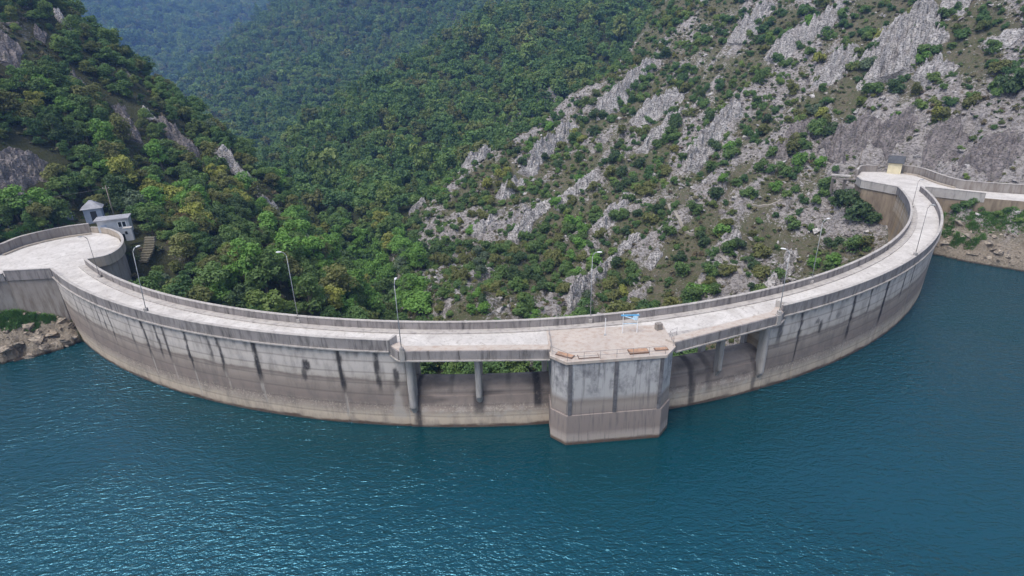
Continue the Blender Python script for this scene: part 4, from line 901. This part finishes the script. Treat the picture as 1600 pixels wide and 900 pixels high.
# rubble on the right slope
x, y = jgrid(-40, 230, 70, 330, 1.7); s_, rk_, _ = sid_at(x, y); z = zat(x, y)
nearoc = np.zeros(len(x))
for a_, b_, w_ in OCP: nearoc = np.maximum(nearoc, sstep(w_ * 1.1 + 2, w_ * 0.3, np.hypot(x - a_, y - b_)))
pk = 0.10 + 0.40 * rk_ + 0.45 * nearoc + 0.8 * fbm(x / 9, y / 9, 3, 131)
k = (s_ == 0) & (RNG.random(len(x)) < pk) & clear(x, y, .3) & seen(x, y, z + 1) & (z > -24)
x, y, z = x[k], y[k], z[k]; sc = 0.16 + 0.95 * RNG.random(len(x)) ** 4
scl = np.stack([sc * RNG.uniform(.7, 1.3, len(x)), sc * RNG.uniform(.8, 1.8, len(x)), sc * RNG.uniform(.6, 1.2, len(x))], -1)
rot = np.stack([RNG.uniform(-.5, .5, len(x)), RNG.uniform(-.5, .5, len(x)), RNG.uniform(0, 6.28, len(x))], -1)
scatter('limestone_rubble', np.stack([x, y, z + 0.05 * sc], -1), scl, rot, RNG.integers(0, 6, len(x)), [rock_mesh(i, 'limestone' if i < 4 else 'mauve_rock') for i in range(6)], ('pale limestone rubble strewn over the right slope', 'rubble'))
# rubble along both shores
xs, ys = [], []
for bx_, sp_ in (((-125, -66, 58, 90), 0.8), ((84, 135, 80, 122), 0.8)):
    x, y = jgrid(*bx_, sp_); z = zat(x, y); r = np.hypot(x - CX, y - CY); p = np.degrees(np.arctan2(x - CX, -(y - CY)))
    k = (z > -0.7) & (z < 5.5) & (r > 99.6) & (RNG.random(len(x)) < 0.8); xs.append(x[k]); ys.append(y[k])
x = np.concatenate(xs); y = np.concatenate(ys); z = zat(x, y); sc = 0.14 + 0.85 * RNG.random(len(x)) ** 4
scl = np.stack([sc * RNG.uniform(.7, 1.4, len(x)), sc * RNG.uniform(.8, 1.5, len(x)), sc * RNG.uniform(.6, 1.1, len(x))], -1); rot = RNG.uniform(-.5, .5, (len(x), 3)); rot[:, 2] *= 6
scatter('shore_stones', np.stack([x, y, z], -1), scl, rot, RNG.integers(0, 5, len(x)), [rock_mesh(20 + i, 'shore_rock') for i in range(5)], ('loose tan stones along the waterline of both banks', 'stones'))
# single boulders on the left bank
bl = [(28, 545, 1.2), (58, 532, 1.5), (82, 522, 1.3), (96, 505, 1.2), (112, 512, 0.9), (46, 512, 1.0), (70, 545, 0.9), (118, 530, 0.8), (12, 556, 1.1), (88, 540, 0.8), (1497, 350, 1.0), (1527, 337, 0.7), (1588, 335, 0.7), (1560, 395, 1.0)]
bn = ['second from the frame edge at the left waterline', 'biggest in the middle of the left bank', 'right of the biggest on left bank', 'under the left dam corner', 'closest to the dam wall on left bank', 'just below the bright grass on left bank', 'at the waterline below the biggest one', 'touching the water beside the left dam wall', 'at the frame edge on the left waterline', 'low between the biggest and the dam on left bank', 'beside the gully on the right bank', 'white one at the top of the right bank grass', 'white one at the right edge of the right bank grass', 'in the pale stones of the right bank']
for i, ((a, b, s), t) in enumerate(zip(bl, bn)):
    p = hit(a, b, 75); o = link('boulder', rock_mesh(50 + i, 'shore_rock' if i not in (11, 12) else 'limestone', 0.75)); o.location = (p[0], p[1], p[2] + 0.1 * s); o.scale = (s * 1.2, s, s * 0.9); o.rotation_euler = (0.2 * (i % 3), 0.1, i * 1.3)
    tag(o, 'boulder ' + t, 'boulder', 'boulders on the banks')

# footpath zigzag
def path(px, wd, nm='footpath'):
    P = np.array(smooth_line([hit(*p)[:2] for p in px], 10)); L_ = offset(P, wd / 2); Rr = offset(P, -wd / 2); v = []; f = []
    for a, b in zip(L_, Rr):
        za = max(float(zat(*a)), float(zat(*b))) + 0.12; v += [(*a, za), (*b, za), (*b, za - 1.2), (*a, za - 1.2)]
    for i in range(len(P) - 1):
        for q in range(4): f.append((i * 4 + q, i * 4 + (q + 1) % 4, i * 4 + 4 + (q + 1) % 4, i * 4 + 4 + q))
    tag(mesh_obj(nm, v, f, 'dry_path'), kind='structure')
path([(1045, 320), (1062, 346), (1096, 376), (1130, 405), (1158, 430)], 0.95); path([(1047, 318), (1075, 323), (1100, 326)], 0.7); path([(1165, 318), (1200, 322), (1240, 317)], 0.8); path([(1090, 440), (1096, 452), (1103, 468)], 0.7); path([(676, 358), (700, 357), (728, 353)], 0.9)

# ================================================================== VEGETATION
def crown_mesh(seed, nl, leaf, shape, mat):
    r = np.random.default_rng(seed)
    if shape == 'round': n, hz_, zc, lr = 13, 0.85, 1.35, 0.44
    elif shape == 'tall': n, hz_, zc, lr = 14, 1.25, 1.75, 0.40
    elif shape == 'spread': n, hz_, zc, lr = 12, 0.62, 1.15, 0.42
    else: n, hz_, zc, lr = 6 + seed % 6, 0.50, 0.52, 0.36          # shrub
    C = []
    while len(C) < n:
        d = r.uniform(-1, 1, 3)
        if np.linalg.norm(d) < 1 and (np.linalg.norm(d) > 0.35 or len(C) == 0): C.append(d * np.array([0.68, 0.68, hz_]) + np.array([0, 0, zc]))
    C = np.array(C); rad = lr * r.uniform(0.5, 1.35, n)
    w_ = rad ** 2; li = r.choice(n, nl, p=w_ / w_.sum())
    d = r.normal(size=(nl, 3)); d /= np.linalg.norm(d, axis=1)[:, None]; d[:, 2] = np.where(d[:, 2] < -0.45, -d[:, 2], d[:, 2])
    p = C[li] + d * (rad[li] * r.uniform(0.62, 1.12, nl))[:, None] * np.array([1, 1, 0.85])
    p[:, 2] = np.maximum(p[:, 2], 0.05)
    nrm = d * 0.9 + r.normal(size=(nl, 3)) * 0.42 + np.array([0, 0, 0.25]); nrm /= np.linalg.norm(nrm, axis=1)[:, None]
    t = np.cross(nrm, r.normal(size=(nl, 3))); t /= np.linalg.norm(t, axis=1)[:, None]; b = np.cross(nrm, t)
    sz = leaf * r.uniform(0.6, 1.35, nl)[:, None]
    v = np.stack([p - t * sz * .6, p - b * sz * .36 + nrm * sz * .12, p + t * sz * .6, p + b * sz * .36 + nrm * sz * .12], 1).reshape(-1, 3)
    me_ = bpy.data.meshes.new('crown'); me_.from_pydata(v.tolist(), [], np.arange(nl * 4).reshape(-1, 4).tolist()); me_.materials.append(M[mat]); me_.update()
    return me_, C
def trunk_mesh(seed, C, shape):
    r = random.Random(seed); mb = MB()
    if shape == 'shrub':
        for c in C[:5]: mb.tube([(c[0] * .1, c[1] * .1, -0.25), (c[0] * .5, c[1] * .5, c[2] * .5), tuple(c)], [0.045, 0.032, 0.012], 5)
    else:
        zc = float(np.mean(C[:, 2])); mb.tube([(0, 0, -0.5), (0.02, 0.01, 0.0), (0.04, -0.02, zc * 0.55), (0, 0.03, zc * 1.15)], [0.10, 0.085, 0.06, 0.02], 7)
        for c in C[:7]: z0 = zc * r.uniform(.4, .75); mb.tube([(0.03, 0, z0), (c[0] * .5, c[1] * .5, (z0 + c[2]) / 2 + .02), tuple(c)], [0.04, 0.026, 0.008], 5)
    me_ = bpy.data.meshes.new('trunk'); me_.from_pydata(mb.v, [], mb.f); me_.materials.append(M['bark']); me_.update(); return me_
TREES = []
for i, sh in enumerate(['round', 'spread', 'tall', 'round', 'spread', 'round']):
    c, C = crown_mesh(200 + i, 1500, 0.15, sh, 'leaf'); TREES.append((c, trunk_mesh(i, C, sh)))
SHRUBS = []
for i in range(5):
    c, C = crown_mesh(300 + i, 900, 0.17, 'shrub', 'leaf'); SHRUBS.append((c, trunk_mesh(40 + i, C, 'shrub')))
def copy_mass(me_):
    m_ = me_.copy(); m_.materials.clear(); m_.materials.append(M['leaf_mass']); return m_
MASS_TREE = [copy_mass(t[0]) for t in TREES]; MASS_SHRUB = [copy_mass(t[0]) for t in SHRUBS]
MASS_FAR = [crown_mesh(400 + i, 420, 0.27, sh, 'leaf_mass')[0] for i, sh in enumerate(['round', 'spread', 'tall', 'round', 'spread'])]

TONE = {'dark green': (0.069, 0.112, 0.044), 'mid green': (0.112, 0.178, 0.055), 'fresh green': (0.149, 0.274, 0.06), 'olive green': (0.164, 0.172, 0.06), 'yellowish green': (0.264, 0.274, 0.068), 'brownish': (0.212, 0.146, 0.08), 'grey green': (0.126, 0.168, 0.099)}
cand = []                                                   # x, y, z, radius, kind, tone, zone
def plant(x, y, rad, kind, weights, zone):
    z = zat(x, y); names = list(TONE); wts = np.array([weights.get(t, 0) for t in names], float); wts /= wts.sum()
    nz = fbm(x / 14, y / 14, 2, 210); tt = np.clip(RNG.random(len(x)) * 0.65 + (nz + 0.5) * 0.35, 0, 0.999)
    ti = np.searchsorted(np.cumsum(wts), tt).clip(0, len(names) - 1)
    for i in range(len(x)): cand.append((x[i], y[i], z[i], rad[i], kind, names[ti[i]], zone))
def off_rock(x, y, f_, add):
    ok = np.ones(len(x), bool)
    for a, b, w_ in OCP: ok &= np.hypot(x - a, y - b) > w_ * f_ + add
    return ok
# left hill
x, y = jgrid(-230, 10, 62, 300, 2.7); s_, _, rl_ = sid_at(x, y); z = zat(x, y)
k = (s_ == 1) & off_rock(x, y, 0.45, 1.1) & clear(x, y, 1.6) & seen(x, y, z + 3) & (RNG.random(len(x)) < 0.82 + 0.8 * fbm(x / 13, y / 13, 3, 140) - 0.5 * rl_) & ((z > 6) | (y > 84)) & ~((y < 92) & (x < -66) & (z < 9.5))
x, y = x[k], y[k]; rad = 1.2 + 1.9 * RNG.random(len(x)) ** 1.7 + 0.9 * np.clip(fbm(x / 20, y / 20, 2, 150), 0, 1)
low = zat(x, y) < 2
hi = {'dark green': 2.2, 'mid green': 2.8, 'olive green': 2.2, 'yellowish green': 0.5, 'brownish': .45, 'grey green': 1.0, 'fresh green': 1.0}
plant(x[~low], y[~low], rad[~low], 'tree', hi, 'left hillside'); plant(x[low], y[low], rad[low] * 1.25, 'tree', {'dark green': 1.0, 'mid green': 3, 'olive green': 1.5, 'fresh green': 3.6, 'yellowish green': 0.9, 'grey green': .6}, 'lower left slope')
# valley floor below the dam
x, y = jgrid(-170, 40, 72, 360, 4.2); s_, _, _ = sid_at(x, y); z = zat(x, y)
k = ((s_ == 5) | ((z < -15) & (s_ != 1))) & clear(x, y, 3.0) & seen(x, y, z + 6, .03) & (RNG.random(len(x)) < 0.9)
x, y = x[k], y[k]; plant(x, y, RNG.uniform(2.4, 4.0, len(x)), 'tree', {'dark green': 1.5, 'mid green': 3, 'fresh green': 3.5, 'yellowish green': .7, 'grey green': 1.2}, 'valley floor')
# right slope shrubs
x, y = jgrid(-60, 240, 72, 345, 3.2); s_, rk_, _ = sid_at(x, y); z = zat(x, y); pxy = proj(np.stack([x, y, z], -1))
scrub = sstep(1000, 1080, pxy[:, 0]) * sstep(1290, 1200, pxy[:, 0]) * sstep(280, 330, pxy[:, 1])
k = (s_ == 0) & off_rock(x, y, 0.2, 0.0) & clear(x, y, 1.6) & seen(x, y, z + 2) & (z > 6.5 - 40 * (np.hypot(x - CX, y - CY) < 97)) & (RNG.random(len(x)) < 0.80 + 1.8 * fbm(x / 15, y / 15, 3, 160) + 0.25 * sstep(820, 640, pxy[:, 0]) - 0.16 * rk_ - 0.20 * scrub + 0.12 * sstep(300, 440, pxy[:, 1]) * (pxy[:, 0] < 950)) & (np.hypot(x - 100, y - 141) > 9)
x, y = x[k], y[k]; rad = 0.9 + 1.9 * RNG.random(len(x)) ** 1.8 + 1.3 * np.clip(fbm(x / 17, y / 17, 2, 170), 0, 1)
plant(x, y, rad, 'shrub', {'dark green': 3.2, 'mid green': 3.4, 'olive green': 2.6, 'fresh green': 0.8, 'yellowish green': 0.6, 'brownish': .3, 'grey green': 1.0}, 'right slope')
# hand placed: hollow by the right abutment, yellow bush by the cliff, trees behind the left huts
def by_pixel(lst, kind, zone):
    for a, b, r_, t in lst:
        p = hit(a, b); cand.append((p[0], p[1], p[2], r_, kind, t, zone))
by_pixel([(1335, 345, 4.2, 'dark green'), (1312, 322, 3.4, 'dark green'), (1362, 350, 3.2, 'dark green'), (1330, 392, 2.6, 'mid green'), (1300, 385, 2.4, 'dark green'), (1355, 385, 2.4, 'olive green'), (1270, 420, 2.2, 'fresh green'), (1290, 300, 2.8, 'mid green')], 'shrub', 'hollow by the right terrace')
by_pixel([(1376, 62, 2.6, 'yellowish green'), (1362, 80, 2.4, 'olive green'), (1352, 55, 2.0, 'mid green'), (1580, 150, 4.0, 'dark green'), (1560, 120, 3.0, 'olive green'), (1130, 285, 2.2, 'fresh green'), (1240, 240, 3.4, 'olive green'), (1225, 275, 3.0, 'mid green'), (1040, 90, 3.4, 'dark green'), (1128, 70, 2.8, 'dark green'), (1190, 130, 3.0, 'mid green'), (960, 255, 3.2, 'dark green'), (1000, 262, 3.0, 'dark green'), (1120, 310, 3.0, 'dark green'), (925, 210, 3.0, 'dark green')], 'shrub', 'right slope')
by_pixel([(30, 345, 2.6, 'mid green'), (70, 350, 2.2, 'olive green'), (115, 320, 2.6, 'mid green'), (190, 320, 3.0, 'dark green'), (215, 335, 2.8, 'grey green'), (140, 300, 3.0, 'mid green'), (240, 370, 2.6, 'mid green'), (228, 345, 2.4, 'fresh green'), (178, 235, 2.0, 'yellowish green')], 'tree', 'left hillside')
by_pixel([(1492, 330, 1.6, 'dark green'), (1510, 326, 1.8, 'mid green'), (1530, 330, 1.3, 'dark green'), (1560, 340, 1.1, 'olive green'), (1590, 350, 1.2, 'olive green'), (1575, 330, 1.0, 'olive green')], 'shrub', 'right bank')

cand = [c for c in cand if c[2] > 0.4 or math.hypot(c[0] - CX, c[1] - CY) < 94]
cx_ = np.array([c[0] for c in cand]); cy_ = np.array([c[1] for c in cand]); cz_ = np.array([c[2] for c in cand]); cr_ = np.array([c[3] for c in cand])
PX = proj(np.stack([cx_, cy_, cz_ + cr_ * 0.8], -1)); dist = np.sqrt(cx_ ** 2 + cy_ ** 2 + (CZ - cz_) ** 2); psz = cr_ / dist * F
inv = (PX[:, 0] > 4) & (PX[:, 0] < 1596) & (PX[:, 1] > 4) & (PX[:, 1] < 520) & seen(cx_, cy_, cz_ + cr_, 0.0)
# behind the dam's own parapet?
par_y = np.interp(PX[:, 0], [0, 80, 136, 175, 233, 311, 400, 528, 617, 750, 880, 1000, 1100, 1147, 1282, 1367, 1403, 1420, 1470], [420, 418, 404, 427, 448, 468, 480, 492, 497, 499, 493, 482, 469, 458, 426, 390, 363, 336, 290])
inv &= ~((PX[:, 1] > par_y - 4) & (np.hypot(cx_ - CX, cy_ - CY) < 95))
LM = [('the grey roofed hut', 155, 325), ('the flat roofed white hut', 183, 348), ('the rounded left parapet', 190, 380), ('the mauve rock face left of the huts', 40, 275), ('the upper left cliff', 12, 90), ('the left skyline rock', 100, 38), ('the mauve slab on the left ridge', 278, 220), ('the white crest of the left ridge', 378, 280), ('the white tip of the left crest', 425, 325), ('the lamp nearest the left terrace', 222, 430), ('the lamp left of the spillway', 452, 440), ('the lamp at the left bridge end', 630, 470), ('the small rocks at the left ridge foot', 486, 385),
      ('the brownish bluff of the right spur', 652, 330), ('the low limestone rib of the right spur', 740, 255), ('the upper limestone rib of the right spur', 835, 178), ('the jagged rib mid right slope', 856, 238), ('the long thin white rib', 976, 142), ('the broken white ledge', 1020, 172), ('the grey white crag mid slope', 1110, 220), ('the bright white limestone wall', 1255, 60), ('the largest cliff slab', 1405, 70), ('the rounded grey boulder', 1460, 65), ('the far right ledge', 1570, 62), ('the zigzag footpath', 1095, 375), ('the white fin by the parapet', 902, 465), ('the lamp behind the intake tower', 928, 445), ('the lamp at the right bridge end', 1228, 440), ('the lamp below the right bushes', 1292, 390), ('the cream kiosk', 1398, 255), ('the right road parapet', 1495, 300), ('the mauve rock by the right road', 1555, 245), ('the angled right terrace parapet', 1375, 290), ('the pale broken rocks low right', 830, 345), ('the pinkish rocks mid slope', 900, 300)]
LMX = np.array([(a[1], a[2]) for a in LM], float)
def rel(dx, dy):
    if abs(dy) > abs(dx): return 'above' if dy < 0 else 'below'
    return 'left of' if dx < 0 else 'right of'
chosen = {}
for kind in ('tree', 'shrub'):
    ids = [i for i in range(len(cand)) if cand[i][4] == kind and inv[i]]; ids.sort(key=lambda i: -psz[i]); ids = ids[:300]
    med = np.median(psz[ids]) if ids else 0; cells = {}
    for i in ids:
        dd = np.hypot(*(LMX - PX[i]).T); j = int(dd.argmin()); q = PX[i] - LMX[j]
        size = 'large' if psz[i] > med * 1.25 else ('small' if psz[i] < med * 0.85 else 'medium')
        cells.setdefault((cand[i][5], size, rel(*q), j), []).append((dd[j], i))
    for (tone, size, rl, j), L_ in cells.items():
        L_.sort()
        for n_, (_, i) in enumerate(L_):
            t = '%s %s %s %s %s' % (size, tone, 'tree' if kind == 'tree' else 'shrub', rl, LM[j][0])
            if len(L_) > 1: t += ', ' + ('nearest', 'second nearest', 'third nearest', 'fourth nearest', 'fifth nearest', 'sixth nearest', 'seventh nearest', 'eighth nearest', 'ninth nearest', 'tenth nearest', 'eleventh nearest', 'twelfth nearest', 'thirteenth nearest', 'fourteenth nearest', 'fifteenth nearest', 'sixteenth nearest', 'seventeenth nearest', 'eighteenth nearest', 'farthest off')[min(n_, 18)]
            chosen[i] = t
ZG = {'left hillside': 'trees on the left hillside', 'lower left slope': 'trees on the lower left slope', 'valley floor': 'trees on the valley floor', 'right slope': 'shrubs on the right slope', 'hollow by the right terrace': 'shrubs in the hollow by the right terrace', 'right bank': 'shrubs on the right bank'}
for i, lab in chosen.items():
    x0, y0, z0, r0, kind, tone, zone = cand[i]; rng_ = random.Random(i)
    cm, tm = rng_.choice(TREES if kind == 'tree' else SHRUBS)
    o = bpy.data.objects.new('broadleaf_tree' if kind == 'tree' else 'shrub', None); COL.objects.link(o); o.location = (x0, y0, z0 - 0.1); o.empty_display_size = 0.3
    hs = rng_.uniform(0.72, 1.0) if kind == 'tree' else rng_.uniform(0.85, 1.3)
    o.scale = (r0, r0 * rng_.uniform(.88, 1.12), r0 * hs); o.rotation_euler = (rng_.uniform(-.08, .08), rng_.uniform(-.08, .08), rng_.uniform(0, 6.28))
    tag(o, lab, 'tree' if kind == 'tree' else 'shrub', ZG[zone])
    c = link('crown', cm, o); c0 = TONE[tone]; j = rng_.uniform(.85, 1.18); c.color = (c0[0] * j, c0[1] * j, c0[2] * j, 1)
    link('trunk' if kind == 'tree' else 'stems', tm, o)
rest_t = [i for i in range(len(cand)) if i not in chosen and cand[i][4] == 'tree']; rest_s = [i for i in range(len(cand)) if i not in chosen and cand[i][4] == 'shrub']
def mass(name, X, Y, Z, Rd, protos, lab, hs=(0.7, 1.0)):
    n = len(X); scl = np.stack([Rd, Rd * RNG.uniform(.88, 1.12, n), Rd * RNG.uniform(*hs, n)], -1); rot = np.stack([RNG.uniform(-.08, .08, n), RNG.uniform(-.08, .08, n), RNG.uniform(0, 6.28, n)], -1)
    return scatter(name, np.stack([X, Y, Z - 0.1], -1), scl, rot, RNG.integers(0, len(protos), n), protos, (lab, 'shrubs' if name in ('slope_shrubs', 'dry_scrub', 'undergrowth') else 'trees'))
g_ = lambda ids: (cx_[ids], cy_[ids], cz_[ids], cr_[ids])
mass('left_woodland', *g_(rest_t), MASS_TREE, 'remaining green trees massed on the left hill and valley floor'); mass('slope_shrubs', *g_(rest_s), MASS_SHRUB, 'remaining small shrubs dotted over the right slope', (0.85, 1.3))
# forests farther down the valley
for nm, sid, bx_, sp_, rr0, rr1, lab in (('valley_forest', 2, (-190, 340, 180, 640), 4.8, 2.0, 4.4, 'dense green forest on the spur behind the right slope'), ('far_forest', 3, (-520, 420, 360, 1350), 6.8, 2.8, 5.6, 'darker bluish forest on the farther valley side'), ('distant_forest', 4, (-1700, 700, 850, 2450), 11.0, 5.5, 9.0, 'hazy blue forest on the distant mountain')):
    x, y = jgrid(*bx_, sp_); s_, _, _ = sid_at(x, y); z = zat(x, y)
    k = (s_ == sid) & seen(x, y, z + 8, 0.006) & (RNG.random(len(x)) < 0.93); x, y, z = x[k], y[k], z[k]
    mass(nm, x, y, z, (rr0 + (rr1 - rr0) * RNG.random(len(x)) ** 1.4) * (1.0 + 0.55 * fbm(x / 45, y / 45, 2, 190)) * np.where(RNG.random(len(x)) < .10, 1.4, 1), MASS_FAR, lab, (0.65, 1.25)); print(nm, len(x))
x, y = jgrid(-700, 300, 330, 1300, 6.5); s_, _, _ = sid_at(x, y); z = zat(x, y); k = (s_ == 5) & seen(x, y, z + 8, .01); 
mass('valley_bottom_forest', x[k], y[k], z[k], RNG.uniform(3, 4.6, k.sum()), MASS_FAR, 'forest filling the far valley bottom')
# low dry scrub between the rocks
SCRUB = [crown_mesh(500 + i, 110, 0.42, 'shrub', 'scrub')[0] for i in range(5)]
def scrub(name, box_, sp_, sid, prob, r0, r1, lab):
    x, y = jgrid(*box_, sp_); s_, rk_, rl_ = sid_at(x, y); z = zat(x, y)
    k = (s_ == sid) & clear(x, y, .4) & seen(x, y, z + 1) & (RNG.random(len(x)) < prob + 0.9 * fbm(x / 7, y / 7, 3, 180) - (0.15 * rk_ if sid == 0 else 0.4 * rl_)) & (z > 4.5 - 50 * (np.hypot(x - CX, y - CY) < 97)) & off_rock(x, y, 0.3, 0)
    x, y, z = x[k], y[k], z[k]; mass(name, x, y, z, r0 + (r1 - r0) * RNG.random(len(x)) ** 2, SCRUB, lab, (0.5, 1.1)); print(name, len(x))
scrub('dry_scrub', (-60, 240, 72, 330), 1.4, 0, 0.62, 0.3, 1.05, 'low dry scrub and tussocks between the rocks of the right slope')
scrub('undergrowth', (-220, 10, 62, 290), 1.9, 1, 0.7, 0.5, 1.2, 'low undergrowth between the trees of the left hill')
# grass and herbs on the banks
def tuft(seed):
    r = np.random.default_rng(seed); v = []; f = []
    for _ in range(14):
        a = r.uniform(0, 6.28); q = r.uniform(0, .5); h = r.uniform(.35, .9); l = r.uniform(.1, .4); bx_, by_ = q * math.cos(a), q * math.sin(a); wx, wy = -math.sin(a) * .09, math.cos(a) * .09; b = len(v)
        v += [(bx_ - wx, by_ - wy, -.05), (bx_ + wx, by_ + wy, -.05), (bx_ + math.cos(a) * l, by_ + math.sin(a) * l, h)]; f.append((b, b + 1, b + 2))
    me_ = bpy.data.meshes.new('tuft'); me_.from_pydata(v, [], f); me_.materials.append(M['grass_blade']); return me_
gx, gy = [], []
def patch(pts, rad, n):
    for a, b in pts:
        p = hit(a, b, 75); t = RNG.uniform(0, 6.28, n); q = rad * np.sqrt(RNG.random(n)); gx.extend(p[0] + q * np.cos(t)); gy.extend(p[1] + q * np.sin(t))
patch([(10, 490), (30, 485), (50, 482), (70, 492), (20, 500), (45, 496), (85, 490)], 2.0, 260); patch([(1518, 355), (1528, 376), (1517, 384), (1500, 370), (1485, 355), (1495, 378), (1480, 365)], 1.0, 70)
patch([(1550, 335), (1575, 342), (1590, 332), (1560, 325), (1535, 340), (1545, 348), (1590, 350), (1515, 330), (1480, 330)], 2.6, 90); patch([(60, 352), (30, 360), (95, 345), (10, 366)], 2.0, 160)
gx = np.array(gx); gy = np.array(gy); k = clear(gx, gy, 0.1) | (np.hypot(gx - CX, gy - CY) > 100.5); k &= zat(gx, gy) > 0.3
for T in (LT, RT): o_, _ = outside(T, gx, gy); k &= o_ > 0.3
gx, gy = gx[k], gy[k]; n = len(gx); s3 = RNG.uniform(.35, .95, n)[:, None] * np.array([1, 1, 0.8]); r3 = np.zeros((n, 3)); r3[:, 2] = RNG.uniform(0, 6.28, n)
scatter('bank_grass', np.stack([gx, gy, zat(gx, gy)], -1), s3, r3, RNG.integers(0, 4, n), [tuft(i) for i in range(4)], ('bright green grass growing in patches on the banks', 'grass'))

# ================================================================== HAZE
hb = MB().box((0, 1200, 265), (5600, 3400, 710)).build('haze', None); tag(hb, 'thin bluish haze filling the valley air', 'haze', kind='stuff')
hm = bpy.data.materials.new('haze'); hm.use_nodes = True; hn = hm.node_tree; hn.nodes.clear(); ho = hn.nodes.new('ShaderNodeOutputMaterial'); hv = hn.nodes.new('ShaderNodeVolumePrincipled')
hv.inputs['Color'].default_value = (0.28, 0.50, 1.0, 1); hv.inputs['Density'].default_value = 0.00026; hv.inputs['Anisotropy'].default_value = 0.2
hn.links.new(hv.outputs[0], ho.inputs['Volume']); hb.data.materials.append(hm)
